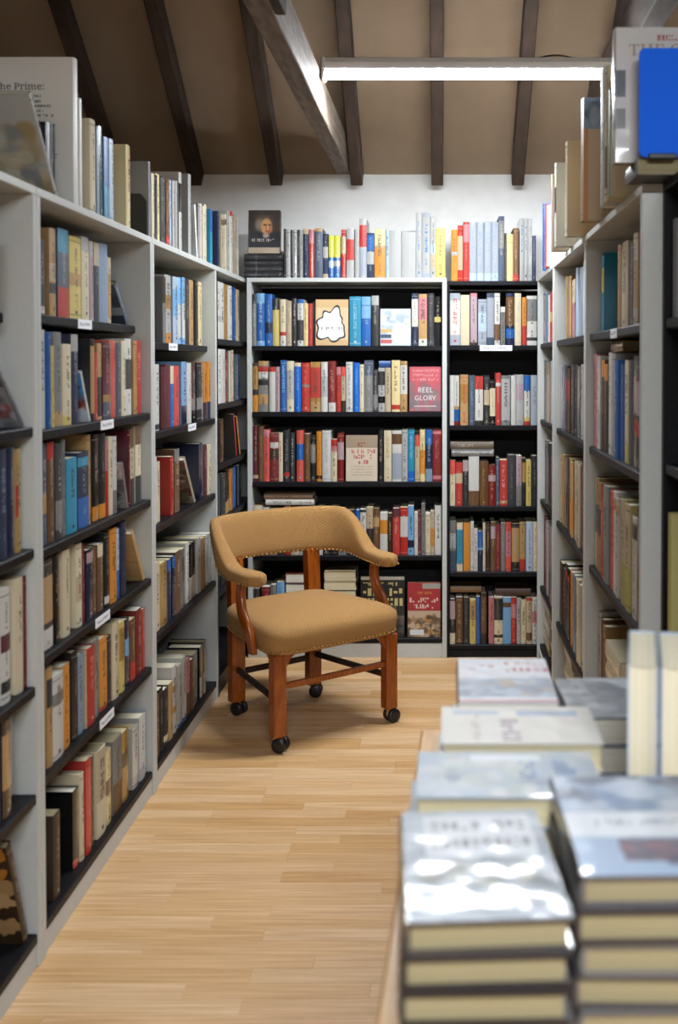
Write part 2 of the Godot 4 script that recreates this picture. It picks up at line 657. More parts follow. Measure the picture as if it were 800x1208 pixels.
func plank(len_: float, wide: float) -> ArrayMesh:
	# a floor strip with eased edges; the grain runs along it
	var st := start()
	var h := len_ / 2 - 0.00015
	var w := wide / 2 - 0.0002
	var e := 0.0007
	var o := Vector2(rng.randf(), rng.randf())
	var top := [Vector3(-h + e, 0, -w + e), Vector3(h - e, 0, -w + e), Vector3(h - e, 0, w - e), Vector3(-h + e, 0, w - e)]
	var low := [Vector3(-h, -e, -w), Vector3(h, -e, -w), Vector3(h, -e, w), Vector3(-h, -e, w)]
	var uv := func(p: Vector3) -> Vector2: return o + Vector2(p.x * 0.55, p.z * 1.9)
	quad(st, top[0], top[1], top[2], top[3], uv.call(top[0]), uv.call(top[1]), uv.call(top[2]), uv.call(top[3]))
	for k in 4:
		var a: Vector3 = top[k]
		var b: Vector3 = top[(k + 1) % 4]
		var c: Vector3 = low[(k + 1) % 4]
		var d: Vector3 = low[k]
		quad(st, b, a, d, c, uv.call(b), uv.call(a), uv.call(d), uv.call(c))
		var c2 := c - Vector3(0, 0.018, 0)
		var d2 := d - Vector3(0, 0.018, 0)
		quad(st, c, d, d2, c2, uv.call(c), uv.call(d), uv.call(d2), uv.call(c2))
	return st.commit()

# ---------------------------------------------------------------- bookcases
func frame_of(c: String) -> Transform3D:
	match c:
		"A": return Transform3D(Basis(Vector3.UP, PI / 2), Vector3(LEFT_FRONT, 0, -1.922))
		"B": return Transform3D(Basis(Vector3.UP, PI / 2), Vector3(LEFT_FRONT, 0, -2.882))
		"C": return Transform3D(Basis(Vector3.UP, PI / 2), Vector3(LEFT_FRONT, 0, -3.842))
		"D": return Transform3D(Basis(Vector3.UP, PI / 2), Vector3(LEFT_FRONT, 0, -4.772))
		"Ltop": return Transform3D(Basis(Vector3.UP, PI / 2), Vector3(LEFT_FRONT, 0, -3.0))
		"R": return Transform3D(Basis(Vector3.UP, -PI / 2), Vector3(RIGHT_FRONT, 0, -2.825))
		"S": return Transform3D(Basis(Vector3.UP, -PI / 2), Vector3(RIGHT_FRONT, 0, -3.755))
		"U": return Transform3D(Basis(Vector3.UP, -PI / 2), Vector3(RIGHT_FRONT, 0, -4.565))
		"V": return Transform3D(Basis(Vector3.UP, -PI / 2), Vector3(0.508, 0, -1.89))
		"Rtop": return Transform3D(Basis(Vector3.UP, -PI / 2), Vector3(RIGHT_FRONT, 0, -3.6))
		"G": return Transform3D(Basis(), Vector3(-0.45, 0, -4.92))
		"N": return Transform3D(Basis(), Vector3(0.51, 0, -4.92))
	return Transform3D.IDENTITY

const SHELVES := {
	"A": [0.08, 0.41, 0.664, 0.987, 1.27, 1.535], "B": [0.08, 0.426, 0.717, 0.975, 1.258, 1.54], "C": [0.08, 0.506, 0.875, 1.19, 1.492],
	"D": [0.08, 0.44, 0.745, 0.985, 1.245, 1.525], "R": [0.08, 0.36, 0.775, 1.155, 1.513], "S": [0.08, 0.36, 0.775, 1.155, 1.513],
	"U": [0.08, 0.36, 0.775, 1.155, 1.513], "V": [0.08, 0.45, 0.78, 1.19, 1.52], "G": [0.094, 0.494, 0.85, 1.187, 1.504], "N": [0.062, 0.415, 0.732, 1.122, 1.507],
}
const CASE_LABEL := {
	"A": "grey bookcase at the left edge, nearest the camera", "B": "second grey bookcase on the left with six crowded shelves",
	"C": "third grey bookcase on the left, beside the armchair", "D": "far left bookcase with black shelves in the corner",
	"R": "grey bookcase on the right behind the table of books", "S": "middle bookcase of the right row", "U": "farthest bookcase of the right row",
	"V": "dark bookcase at the right edge beside the table", "G": "wide grey-edged bookcase against the back wall behind the armchair", "N": "black bookcase against the back wall, right of the grey-edged one",
}
const CASE_WIDTH := {"A": 0.96, "B": 0.96, "C": 0.96, "D": 0.9, "R": 0.93, "S": 0.93, "U": 0.68, "V": 0.93, "G": 0.96, "N": 0.96}
# [case, shelf counted from the floor, place along the shelf, width] of the paper labels on the shelf edges
const SHELF_LABELS := [["B", 5, -0.02, 0.11], ["B", 4, 0.02, 0.11], ["B", 2, -0.03, 0.12], ["B", 1, 0.0, 0.12], ["C", 4, -0.1, 0.12], ["C", 3, 0.05, 0.12], ["R", 4, 0.02, 0.1], ["N", 4, -0.245, 0.155], ["A", 3, 0.0, 0.1]]

func build_cases():
	for c in CASE_LABEL:
		var w: float = CASE_WIDTH[c]
		var fr := frame_of(c)
		var dark: bool = c in ["N", "V", "D"]
		var body: Material = M.black if dark else M.grey
		var tall := 1.83 if c != "N" else 1.815
		var deep := 0.3
		var t = thing("bookcase", fr.origin, 0.0, CASE_LABEL[c], "bookcase", "bookcases")
		t.basis = fr.basis
		var th := 0.022 if c != "N" else 0.012
		for s in [-1, 1]:
			var p = put("side_panel", box(Vector3(th, tall - 0.02, deep), 0.0015), M.grey if c == "D" and s > 0 else body, t)
			p.position = Vector3(s * (w / 2 - th / 2 - 0.0005), (tall - 0.02) / 2, -deep / 2)
		var tp = put("top_panel", box(Vector3(w - 0.001, 0.02, deep), 0.0015), M.grey if c == "D" else body, t)
		tp.position = Vector3(0, tall - 0.01, -deep / 2)
		var bk = put("back_panel", box(Vector3(w - 2 * th - 0.002, tall - 0.06, 0.008), 0.0), M.backing, t)
		bk.position = Vector3(0, tall / 2, -deep + 0.006)
		var ys: Array = SHELVES[c]
		for k in ys.size():
			var y: float = ys[k]
			var set_back := 0.003
			if c == "B" and k == 5:
				set_back = 0.05
			elif c == "C" and k == 4:
				set_back = 0.034
			elif c == "A" and k == 5:
				set_back = 0.07
			elif c in ["R", "S", "U"]:
				set_back = 0.012
			var d := deep - 0.012 - set_back
			var sh = put("shelf", box(Vector3(w - 2 * th - 0.002, 0.024, d), 0.003), M.black, t)
			sh.position = Vector3(0, y - 0.012, -set_back - d / 2)
			for l in SHELF_LABELS:
				if l[0] == c and l[1] == k:
					var pl = put("shelf_label", label_plate(l[3]), M.label, sh)
					pl.position = Vector3(l[2], -0.001, d / 2 + 0.0012)
		var kick = put("base", box(Vector3(w - 2 * th - 0.002, ys[0] - 0.025, 0.02), 0.001), M.black if c == "N" else body, t)
		kick.position = Vector3(0, (ys[0] - 0.025) / 2, -0.016)

func label_plate(w: float) -> ArrayMesh:
	var st := start()
	var h := 0.026
	st_box(st, Vector3(w, h, 0.0014), 0.0)
	quad(st, Vector3(-w / 2, h / 2, 0.001), Vector3(w / 2, h / 2, 0.001), Vector3(w / 2, -h / 2, 0.001), Vector3(-w / 2, -h / 2, 0.001), Vector2(0, 0), Vector2(1, 0), Vector2(1, 1), Vector2(0, 1))
	return st.commit()

# ---------------------------------------------------------------- books
# A book's own axes: spine towards +z at z 0, front cover towards +x, head up; it stands on y 0.
func cover_mesh(w: float, h: float, dp: float, board: float, cell: Rect2, art = null) -> ArrayMesh:
	var st := start()
	var a := w / 2
	var bulge := minf(0.004, w * 0.14)
	var plain := Vector2(cell.position.x + cell.size.x * 30.0 / 32.0, cell.position.y + cell.size.y * 0.5)
	var sp := func(u: float, v: float) -> Vector2: return cell.position + Vector2(cell.size.x * 28.0 / 32.0 * clampf(u, 0.03, 0.97), cell.size.y * (0.01 + v * 0.98))
	# spine: an arc
	var arc := []
	for k in 5:
		var t := k / 4.0
		arc.append(Vector3(lerpf(-a, a, t), 0, -bulge + bulge * sin(PI * t)))
	var up := Vector3(0, h, 0)
	for k in 4:
		var p: Vector3 = arc[k]
		var q: Vector3 = arc[k + 1]
		quad(st, p + up, q + up, q, p, sp.call(k / 4.0, 0), sp.call((k + 1) / 4.0, 0), sp.call((k + 1) / 4.0, 1), sp.call(k / 4.0, 1))
	# boards
	var z0 := -bulge
	var z1 := -dp
	var t := board
	var fu := [plain, plain, plain, plain]
	var bu := [plain, plain, plain, plain]
	if art != null and art.size() == 2:
		var pr := Vector2(art[0].position.x, art[0].position.y)
		fu = [pr, pr + Vector2(art[0].size.x, 0), pr + art[0].size, pr + Vector2(0, art[0].size.y)]
		bu = fu
	# front (+x): seen with the spine at the left
	quad(st, Vector3(a, h, z0), Vector3(a, h, z1), Vector3(a, 0, z1), Vector3(a, 0, z0), fu[0], fu[1], fu[2], fu[3])
	# back (-x): seen with the spine at the right
	quad(st, Vector3(-a, h, z1), Vector3(-a, h, z0), Vector3(-a, 0, z0), Vector3(-a, 0, z1), bu[0], bu[1], bu[2], bu[3])
	for s in [-1.0, 1.0]:
		var xo: float = a * s
		var xi: float = (a - t) * s
		# inner face, fore edge, head and tail of the board
		face_uv(st, [Vector3(xi, 0, z0), Vector3(xi, h, z0), Vector3(xi, h, z1), Vector3(xi, 0, z1)], Vector3(-s, 0, 0), plain)
		face_uv(st, [Vector3(xo, 0, z1), Vector3(xo, h, z1), Vector3(xi, h, z1), Vector3(xi, 0, z1)], Vector3(0, 0, -1), plain)
		for y in [0.0, h]:
			face_uv(st, [Vector3(xo, y, z0), Vector3(xo, y, z1), Vector3(xi, y, z1), Vector3(xi, y, z0)], Vector3(0, -1 if y == 0.0 else 1, 0), plain)
	# spine board: back, head and tail
	var zi := z0 - t * 0.6
	face_uv(st, [Vector3(-a + t, 0, zi), Vector3(-a + t, h, zi), Vector3(a - t, h, zi), Vector3(a - t, 0, zi)], Vector3(0, 0, -1), plain)
	for y in [0.0, h]:
		var ring := [Vector3(-a + t, y, zi), Vector3(-a, y, z0)]
		for k in range(1, 4):
			ring.append(arc[k] + Vector3(0, y, 0))
		ring.append(Vector3(a, y, z0))
		ring.append(Vector3(a - t, y, zi))
		face_uv(st, ring, Vector3(0, -1 if y == 0.0 else 1, 0), plain)
	return st.commit()

func face_uv(st: SurfaceTool, p: Array, out: Vector3, uv: Vector2):
	var n: Vector3 = (p[2] - p[0]).cross(p[1] - p[0])
	if n.dot(out) < 0:
		p.reverse()
	n = (p[2] - p[0]).cross(p[1] - p[0]).normalized()
	for k in range(1, p.size() - 1):
		for q in [p[0], p[k], p[k + 1]]:
			st.set_normal(n)
			st.set_uv(uv)
			st.add_vertex(q)

func pages_mesh(w: float, h: float, dp: float, board: float, over: float) -> ArrayMesh:
	var st := start()
	var a := w / 2 - board
	var bulge := minf(0.004, w * 0.14)
	var z0 := -bulge - board * 0.6 - 0.0004
	var z1 := -dp + over
	var y0 := over
	var y1 := h - over
	var n := w * 12.0
	var lo := Vector2(0, 0)
	var hi := Vector2(n, 0)
	quad(st, Vector3(-a, y1, z1), Vector3(a, y1, z1), Vector3(a, y1, z0), Vector3(-a, y1, z0), lo, hi, hi, lo)
	quad(st, Vector3(-a, y0, z0), Vector3(a, y0, z0), Vector3(a, y0, z1), Vector3(-a, y0, z1), lo, hi, hi, lo)
	# the fore edge is a little hollow
	var c := minf(0.003, w * 0.08)
	var pr := 0.0
	for k in 4:
		var x0 := lerpf(-a, a, k / 4.0)
		var x1 := lerpf(-a, a, (k + 1) / 4.0)
		var za := z1 + c * sin(PI * k / 4.0)
		var zb := z1 + c * sin(PI * (k + 1) / 4.0)
		quad(st, Vector3(x1, y1, zb), Vector3(x0, y1, za), Vector3(x0, y0, za), Vector3(x1, y0, zb), Vector2(n * (k + 1) / 4.0, 0), Vector2(n * k / 4.0, 0), Vector2(n * k / 4.0, 1), Vector2(n * (k + 1) / 4.0, 1))
	return st.commit()

# spec: w, h, dp in metres, hex, bands, title, art (index of a printed cover), finish, board
func book(xf: Transform3D, w: float, h: float, dp: float, base: Color, opt: Dictionary, label: String, group: String) -> Node3D:
	xf.origin.y += 0.0006
	var hard: bool = opt.get("hard", rng.randf() < 0.75)
	var board := 0.0026 if hard else 0.0008
	var over := 0.003 if hard else 0.0006
	if opt.has("board"):
		board = opt.board
		over = 0.005
	if w < 0.011:
		board = 0.0008
	var title: Color = opt.get("title", base.lerp(Color("1e1a18"), 0.72) if lum(base) > 0.45 else base.lerp(Color("e8dcc0"), 0.7))
	var cell := paint_spine(base, opt.get("bands", []), title, opt.get("has_title", true))
	var finish: String = opt.get("finish", ["jacket", "jacket", "cloth", "plastic"][rng.randi() % 4])
	var mesh := cover_mesh(w, h, dp, board, cell)
	var leaves := pages_mesh(w, h, dp, board, over)
	var paper: int = opt.get("paper", rng.randi() % page_mats.size())
	if opt.get("minor", false):
		for e in [[finish, mesh], ["pages%d" % paper, leaves]]:
			if not minor.has(e[0]):
				minor[e[0]] = start()
			minor[e[0]].append_from(e[1], 0, xf)
		return null
	var o := Node3D.new()
	o.name = numbered("book")
	add_child(o)
	o.transform = xf
	tag(o, label, "book", group)
	var cv = put("cover", mesh, M[finish], o)
	if opt.has("art"):
		# the printed jacket: front and back panels laid on the boards
		var uv := cover_uv(opt.art)
		var st := start()
		var a := w / 2 + 0.0003
		var zs := -minf(0.004, w * 0.14) - 0.0005
		var z1 := -dp + 0.0005
		var sides: Array = opt.get("art_sides", [1])
		for s in sides:
			var p := uv.position
			var q := uv.position + uv.size
			if opt.get("finish", "") == "plastic":
				# the clear jacket over the print is loose and a little crinkled
				wavy(st, s, a, h - 0.0005, zs, z1, uv)
			elif s > 0:
				quad(st, Vector3(a, h - 0.0005, zs), Vector3(a, h - 0.0005, z1), Vector3(a, 0.0005, z1), Vector3(a, 0.0005, zs), p, Vector2(q.x, p.y), q, Vector2(p.x, q.y))
			else:
				quad(st, Vector3(-a, h - 0.0005, z1), Vector3(-a, h - 0.0005, zs), Vector3(-a, 0.0005, zs), Vector3(-a, 0.0005, z1), p, Vector2(q.x, p.y), q, Vector2(p.x, q.y))
		var pm: Material = M.cover_plastic if opt.get("finish", "") == "plastic" else M.cover
		if opt.get("finish", "") == "plastic":
			st.generate_normals()
		put("cover_print", st.commit(), pm, cv)
	put("pages", leaves, page_mats[paper], o)
	return o

func wavy(st: SurfaceTool, s: int, a: float, h: float, z0: float, z1: float, uv: Rect2):
	var nz := FastNoiseLite.new()
	nz.seed = rng.randi() % 1000
	nz.frequency = 1.0
	nz.fractal_octaves = 3
	var nu := 18
	var nv := 26
	st.set_smooth_group(0)
	for iv in nv:
		for iu in nu:
			var c := []
			for d in [[0, 0], [1, 0], [1, 1], [0, 1]]:
				var u: float = (iu + d[0]) / float(nu)
				var v: float = (iv + d[1]) / float(nv)
				var edge := minf(1.0, minf(minf(u, 1 - u), minf(v, 1 - v)) * 12.0)
				var lift := 0.0009 * edge * (0.5 + nz.get_noise_2d(u * 3.0, v * 5.0))
				var z := lerpf(z0, z1, u) if s > 0 else lerpf(z1, z0, u)
				c.append([Vector3(s * (a + lift), lerpf(h, 0.0005, v), z), uv.position + Vector2(u, v) * uv.size])
			for k in [0, 1, 2, 0, 2, 3]:
				st.set_uv(c[k][1])
				st.add_vertex(c[k][0])

const PALETTE := {
	"k": ["161618", "black"],
	"dk": ["303033", "charcoal"],
	"g": ["7c7c7a", "grey"],
	"lg": ["b0b0ae", "light grey"],
	"w": ["d2d0ca", "white"],
	"c": ["dccfb0", "cream"],
	"be": ["c2ae90", "beige"],
	"t": ["b8925e", "tan"],
	"b": ["6a4a2e", "brown"],
	"db": ["3a2a1e", "dark brown"],
	"o": ["d58a2e", "orange"],
	"y": ["d2bc6c", "yellow"],
	"ye": ["e6d29a", "pale yellow"],
	"yb": ["dcdc40", "bright yellow"],
	"r": ["b8322a", "red"],
	"dr": ["7c2220", "dark red"],
	"m": ["581a26", "maroon"],
	"p": ["c67c82", "pink"],
	"co": ["d8584c", "coral red"],
	"n": ["1c2844", "navy"],
	"sl": ["4a5668", "slate grey"],
	"bl": ["2060ac", "blue"],
	"bb": ["1668c8", "bright blue"],
	"lb": ["78aedc", "light blue"],
	"pb": ["b4c6dc", "pale blue"],
	"bg": ["8296ae", "blue-grey"],
	"te": ["2a8eb0", "teal"],
	"gr": ["1f8a5a", "green"],
	"mv": ["b49ca2", "mauve"],
	"ol": ["aaa25e", "olive"],
	"gd": ["a8803a", "gold"],
	"pl": ["a0a8b4", "silvery"],
}
const ORDINALS := ["first", "second", "third", "fourth", "fifth", "sixth", "seventh", "eighth", "ninth", "tenth", "eleventh", "twelfth", "thirteenth", "fourteenth", "fifteenth", "sixteenth", "seventeenth", "eighteenth", "nineteenth", "twentieth"]
const CASE_SHORT := {"A": "nearest left bookcase", "B": "second left bookcase", "C": "third left bookcase", "D": "far left bookcase", "R": "nearest right bookcase", "S": "middle right bookcase", "U": "far right bookcase", "G": "grey-edged back bookcase", "N": "black back bookcase"}
const SHELF_WORDS := {"T": "top", "1": "highest shelf", "2": "second shelf", "3": "third shelf", "4": "fourth shelf", "5": "fifth shelf", "6": "lowest shelf"}

func ordinal(k: int) -> String:
	if k < ORDINALS.size():
		return ORDINALS[k]
	var tens: String = {2: "twenty", 3: "thirty", 4: "forty", 5: "fifty"}[(k + 1) / 10]
	var unit := (k + 1) % 10
	return {2: "twentieth", 3: "thirtieth", 4: "fortieth", 5: "fiftieth"}[(k + 1) / 10] if unit == 0 else tens + "-" + ORDINALS[unit - 1]

func colour_word(hex: String) -> String:
	var c := Color(hex)
	var best := ""
	var least := 9.0
	for k in PALETTE:
		var q := Color(PALETTE[k][0])
		var d := absf(q.r - c.r) + absf(q.g - c.g) + absf(q.b - c.b)
		if d < least:
			least = d
			best = PALETTE[k][1]
	return best

func ink(code: String) -> Color:
	return Color(PALETTE[code][0])

# Each line: bookcase, shelf (T on top, then counted downwards), then the books in millimetres:
# place along the shelf, thickness, height, colour, bands of the spine (per cent from the top : colour), T title colour, - no title, Z spine ahead of the front, S tone in per cent
const ROWS := [
	["G", "T", "-298 12 235 k; -282 20 231 lg 0-100:lg Tdk; -266 12 231 k; -249 20 231 lg Tdk; -233 12 231 dk; -219 16 231 lg Tdk; -197 26 235 n 0-12:be; -170 24 233 r 0-30:p; -136 38 239 sl 0-8:t; -103 24 211 n 30-55:lg 90-100:be; -75 26 203 bl 0-52:yb 60-75:pb; -47 30 203 bl 0-52:yb 60-72:lg; -16 22 231 r 15-50:be Tw; 16 36 235 lg 22-64:r -; 48 20 231 lg -; 77 35 284 lg 12-48:r 50-96:pl -; 113 34 215 n 5-40:bl 42-70:lg; 158 52 235 t 0-35:ye 40-96:o; 194 14 231 pb; 231 59 227 lg -; 296 67 219 lg 30-33:lg 75-78:lg -; 345 29 312 pl 2-98:lg Tbl; 380 38 312 pl 8-92:lg Tbl; 413 25 292 lg 45-60:pb 62-85:be; 449 46 239 ol 0-100:y Tb"],
	["G", "1", "-446 18 249 g 0-20:dk Tw; -416 38 253 lb 20-90:bl Tw; -377 33 249 bl 55-75:n Tw; -343 31 229 y 0-25:dk Tbe; -309 28 224 c 70-78:r 78-100:w; -280 24 216 be Tg; -253 22 229 dk Tw; -225 29 224 w 0-10:bl 45-88:dk; -199 20 204 ye Tb; -177 21 204 r Tp; -161 8 212 k; 39 54 237 te Tw; 91 44 237 bl 0-18:lb 20-45:lb; 135 34 241 dk 0-20:lg; 326 31 253 n 12-64:w; 364 40 249 t 8-50:p 86-100:w; 402 31 253 dk Tg; 435 30 237 k 42-52:y"],
	["G", "2", "-443 24 236 gd 0-8:db 55-66:k 66-100:o; -405 46 244 g 0-10:t 12-22:r 22-35:w 38-48:k 65-85:t; -361 30 216 w 0-12:r -; -335 19 216 mv Tr; -308 26 248 bl Tpb; -275 34 244 c 20-75:lg; -239 32 236 bb 0-9:c Tlb; -200 38 236 r 45-50:g; -153 50 240 gd 12-72:r 80-100:t; -110 30 240 w 30-70:lg Tsl; -73 34 244 dr 82-100:w; -42 22 216 p 20-100:r; -19 20 216 be 0-22:co 75-100:db; 10 32 240 w Tn; 44 28 236 bb Tlb; 70 20 228 c; 103 42 248 g 0-30:sl Tlg; 136 23 204 dk 60-90:g; 165 31 212 lg 10-40:dk 65-80:k; 196 27 212 be; 234 40 248 ye 86-95:r Tb; 272 33 244 t 10-65:w"],
	["G", "3", "-443 24 271 m 88-94:be; -418 22 267 b Tgd; -391 29 251 co 0-15:p; -353 40 234 dr 20-32:w 34-55:db; -322 19 234 c Tr; -294 28 247 dk 82-90:r Tlg; -266 24 234 dk Tw; -228 34 247 co 28-58:bl Tlb; -194 28 230 b Tgd; -166 24 222 k 20-60:g; -136 26 242 o 88-94:k Tr; -100 41 247 w Tbg; -64 28 206 c 3-18:r 18-30:p; -32 30 234 dr 20-55:mv; 161 22 247 k Tbe; 195 36 247 c Tt; 239 46 247 w 8-28:b 45-95:pl -; 277 27 251 lg Tdk; 308 31 251 te 80-100:bb Tpb; 337 22 242 be 8-30:co 0-8:k; 362 24 251 ye 40-85:o; 393 32 251 n 0-30:bl 75-100:bg Tlg; 432 41 251 dr 4-10:p 88-94:p Tp"],
	["G", "4", "-435 40 238 c; -398 31 230 w; -361 39 226 be; -324 31 218 dk; -292 31 234 r; -255 39 226 c; -214 39 218 w; -173 39 226 lb; -137 31 230 w; -104 31 214 dk; -68 37 226 k 0-12:t; -26 38 218 g 0-30:dk; 15 38 218 n 20-80:bg; 48 20 218 bl 55-65:w; 75 28 222 w 3-8:dk; 107 33 230 be 45-100:dk; 139 29 226 b 20-40:t; 175 36 205 w 18-50:o -; 205 21 201 db; 235 34 226 r 0-20:m; 273 36 230 r 20-62:w; 306 28 238 lb 70-85:n; 331 17 205 w Tp; 348 15 214 m; 366 18 250 g; 388 23 201 c; 410 18 214 be 40-80:o; 437 31 238 w Tdk"],
	["G", "5", "-441 28 235 dk; -398 40 244 dr; -360 28 256 g; -325 37 268 lb"],
	["N", "T", "-444 29 246 t 0-45:o 43-50:lg 50-100:o; -416 25 267 r 20-80:be; -387 29 283 r 5-35:p; -355 33 283 pl 86-100:pb Tbg; -320 33 283 pl 86-100:pb Tbg; -284 34 283 pl 86-100:pb Tbg; -249 32 283 pl 86-100:pb Tbg; -218 27 311 sl 8-50:g; -199 8 230 dk; -178 31 226 ye 18-20:t -; -148 26 254 b 86-100:r Tbe; -121 20 299 lg Tbl; -100 19 299 lg Tn; -80 18 299 pl 3-97:lg Tg; -61 16 218 n"],
	["N", "1", "-441 49 250 w 0-15:pl 80-100:pl Tr; -393 43 242 c Tye; -351 32 250 mv 0-8:p 94-100:db; -310 40 221 pl 30-70:pb; -271 34 250 sl 10-85:pl; -238 26 250 w 60-90:b; -211 22 185 g 0-15:w; -176 40 250 n 8-62:b 68-86:bl; -138 31 250 c Tlg; -108 21 230 o 60-100:r; -71 48 238 w 8-52:g 84-90:dk"],
	["N", "2", "-456 20 240 w Tlg; -433 24 240 w 62-68:t 68-92:bl 92-100:dr; -397 38 244 t 20-55:gd Tr; -360 26 240 sl Tbg; -325 38 236 w 0-28:r 90-100:k; -288 27 240 dk 30-60:be; -260 26 220 k 20-80:c; -233 24 252 r 20-26:w; -197 42 240 g 8-90:lg; -160 23 240 w -; -129 36 244 lg 20-50:mv Tbg; -94 28 240 w 0-32:bl 84-92:y 92-100:r; -59 34 240 pl Tg"],
	["N", "3", "-453 25 221 c 0-32:co Tb; -422 33 209 r 25-48:be; -390 27 221 dk 0-25:mv; -350 50 238 w 70-100:b -; -301 41 217 b Tgd; -262 34 197 dr 25-40:mv; -235 17 234 sl; -206 36 221 r Tw 88-94:t; -167 39 246 dk Tg; -132 26 242 mv 60-100:g; -108 18 230 k 10-50:gd; -86 24 221 y; -56 30 242 k Tg"],
	["N", "4", "-451 30 243 g 25-55:lg 60-100:sl; -418 29 235 c 15-84:te; -384 32 235 o -; -358 16 243 w; -340 17 206 w; -318 24 194 n 0-45:bl 42-48:lb; -300 11 235 c; -281 23 223 db; -257 22 239 b 10-35:mv; -233 24 227 dr Tt; -208 22 235 g Tlg; -183 26 239 co 20-70:p; -149 36 231 k 10-80:t; -115 28 239 t 75-100:r; -81 33 239 pb; -52 22 239 c Tp"],
	["N", "5", "-453 26 218 dk 5-45:mv 75-100:c; -420 33 226 b Tbe; -386 28 226 dk Tg; -355 29 218 y 5-45:t; -329 19 230 bl Tn; -302 27 247 db 8-80:b; -265 25 226 p; -230 41 230 c 5-50:dk 80-86:k; -189 38 226 lb 12-22:b -; -156 26 226 r 15-45:p; -132 19 222 lg; -109 23 214 c Tb; -82 27 226 be 0-8:r 75-92:b; -54 26 222 w 30-55:p"],
	["B", "1", "-302 21 190 w; -268 41 192 k 88-97:w; -199 44 229 t 62-74:dk 40-60:be; -135 77 235 sl 0-28:te 66-100:r; -39 88 226 y 45-60:t; 36 58 235 c 0-18:lg; 84 34 229 lg 20-96:mv; 131 44 230 dk 0-30:be Tbg; 196 77 235 bg -; 259 40 201 be 25-90:t"],
	["B", "2", "-431 27 232 m; -395 42 241 pl 0-100:w; -363 17 236 bl; -341 23 203 y; -300 51 238 g 84-98:t; -244 58 209 c 88-100:y; -187 50 235 n 0-20:lg; -50 31 227 k 10-90:t; -15 33 190 r; 23 37 217 t 45-95:db; 79 72 221 m 68-78:gd 78-100:sl; 149 63 227 co -; 202 39 221 sl; 244 40 229 c; 298 63 236 w 28-66:dk; 351 37 232 t; 402 57 233 r"],
	["B", "3", "-420 31 248 dk 50-74:t; -386 33 248 sl 50-70:t; -344 44 248 b 0-18:r; -298 45 239 dk 60-90:g; -259 28 248 g Tdk; -207 73 196 te; -128 82 205 n 8-20:te 60-98:bl; -69 32 247 t; -23 55 244 k 82-98:o S 90; 33 55 244 k 82-98:o; 77 28 220 p 40-100:r; 112 36 229 c; 149 34 227 w 70-100:g; 279 25 236 m; 324 60 237 c 0-25:b 65-100:dk S 90; 385 60 245 c 0-25:b 65-100:dk"],
	["B", "4", "-388 74 223 db 20-70:t 76-98:w; -333 33 223 k; -299 30 223 b; -258 50 223 c; -161 44 222 c 40-70:be; -124 26 211 dr; -83 53 192 n 5-20:mv; -33 44 190 b; 14 45 190 b 0-20:c; 60 43 215 k 85-95:w; 117 60 216 o; 167 36 208 pb 60-100:bl; 213 52 223 n -"],
	["B", "5", "-415 34 255 y; -378 36 244 t 12-40:dk; -322 73 212 w 22-36:g; -256 57 216 t 0-100:o; -199 44 235 k; -150 50 212 bg; -116 13 212 be; -79 56 213 r; -22 53 217 lg 0-100:g; 44 63 206 o 94-100:r; 93 31 198 db; 143 63 228 c; 200 48 213 y 10-55:gd; 267 43 204 n 30-55:lb; 318 54 192 b 70-100:r; 377 60 209 dr; 432 45 196 r Tp"],
	["B", "6", "-338 44 213 db; -184 44 208 k 88-98:co; -144 31 235 c; -104 42 259 r 10-90:co; -64 34 248 b; 7 76 247 c 0-60:be; 75 56 214 ye 40-60:b; 161 85 220 g 60-100:b; 239 66 212 gd 30-50:db; 335 62 193 lg 0-80:w S 107; 397 62 205 lg 0-80:w; 443 24 200 pb"],
	["A", "1", "212 46 190 b; 258 36 190 c; 300 38 190 t 60-90:w"],
	["A", "3", "262 28 247 w; 294 33 245 lg; 332 40 241 n Tbg; 373 37 242 n Tlg; 402 17 232 t 35-65:r; 424 24 234 y"],
	["A", "4", "229 40 287 w; 281 62 266 k 20-40:w; 339 49 254 w 40-55:m 80-90:k; 412 44 263 c; 444 16 260 dr"],
	["A", "5", "227 48 219 c; 280 54 219 bl; 333 49 219 db 15-70:t"],
	["C", "1", "-158 44 236 g 0-40:db; -90 84 248 lg 30-50:gd 85-100:o; 2 79 249 pb 20-60:lb; 69 47 253 lb 40-90:w S 107; 116 47 257 lb 40-90:w; 180 73 258 dk; 258 71 258 be 0-100:t; 323 43 263 dk; 388 79 261 ye"],
	["C", "2", "-410 56 225 w 90-98:k S 107; -353 56 225 w 90-98:k; -279 68 217 m Tdr S 90; -210 68 225 m Tdr; -146 51 219 bl 0-30:c; -83 70 219 co; -1 85 235 lb 70-100:n; 77 62 231 w; 155 85 232 k 60-80:g S 90; 241 85 232 k 60-80:g; 305 32 232 lg; 356 59 231 o 70-100:n S 90; 415 59 235 o 70-100:n"],
	["C", "3", "-397 66 226 w Tdk; -335 51 206 c; -168 44 210 r; -92 70 230 b 0-20:g; 274 66 223 n; 349 68 211 m; 421 66 205 c"],
	["C", "4", "-408 30 211 db; -357 66 235 c; -278 86 220 y 0-100:t; -207 44 216 n 0-20:bl S 107; -162 44 220 n 0-20:bl; -99 73 226 b; -18 84 218 g; 59 51 230 w; 115 54 215 k 60-100:w S 90; 170 54 215 k 60-100:w; 232 60 220 w; 301 70 208 t; 378 51 205 lg S 107; 429 51 205 lg"],
	["C", "5", "-389 46 214 b; -334 57 220 k; -274 59 201 dk 80-90:c; -210 57 202 t; -146 62 244 w 30-40:t 60-70:t; -77 62 228 w 94-99:bl S 90; -14 62 240 w 94-99:bl; 52 54 212 p 60-100:b; 107 46 196 b; 174 83 200 g; 257 51 203 k 60-100:w S 82; 309 51 211 k 60-100:w"],
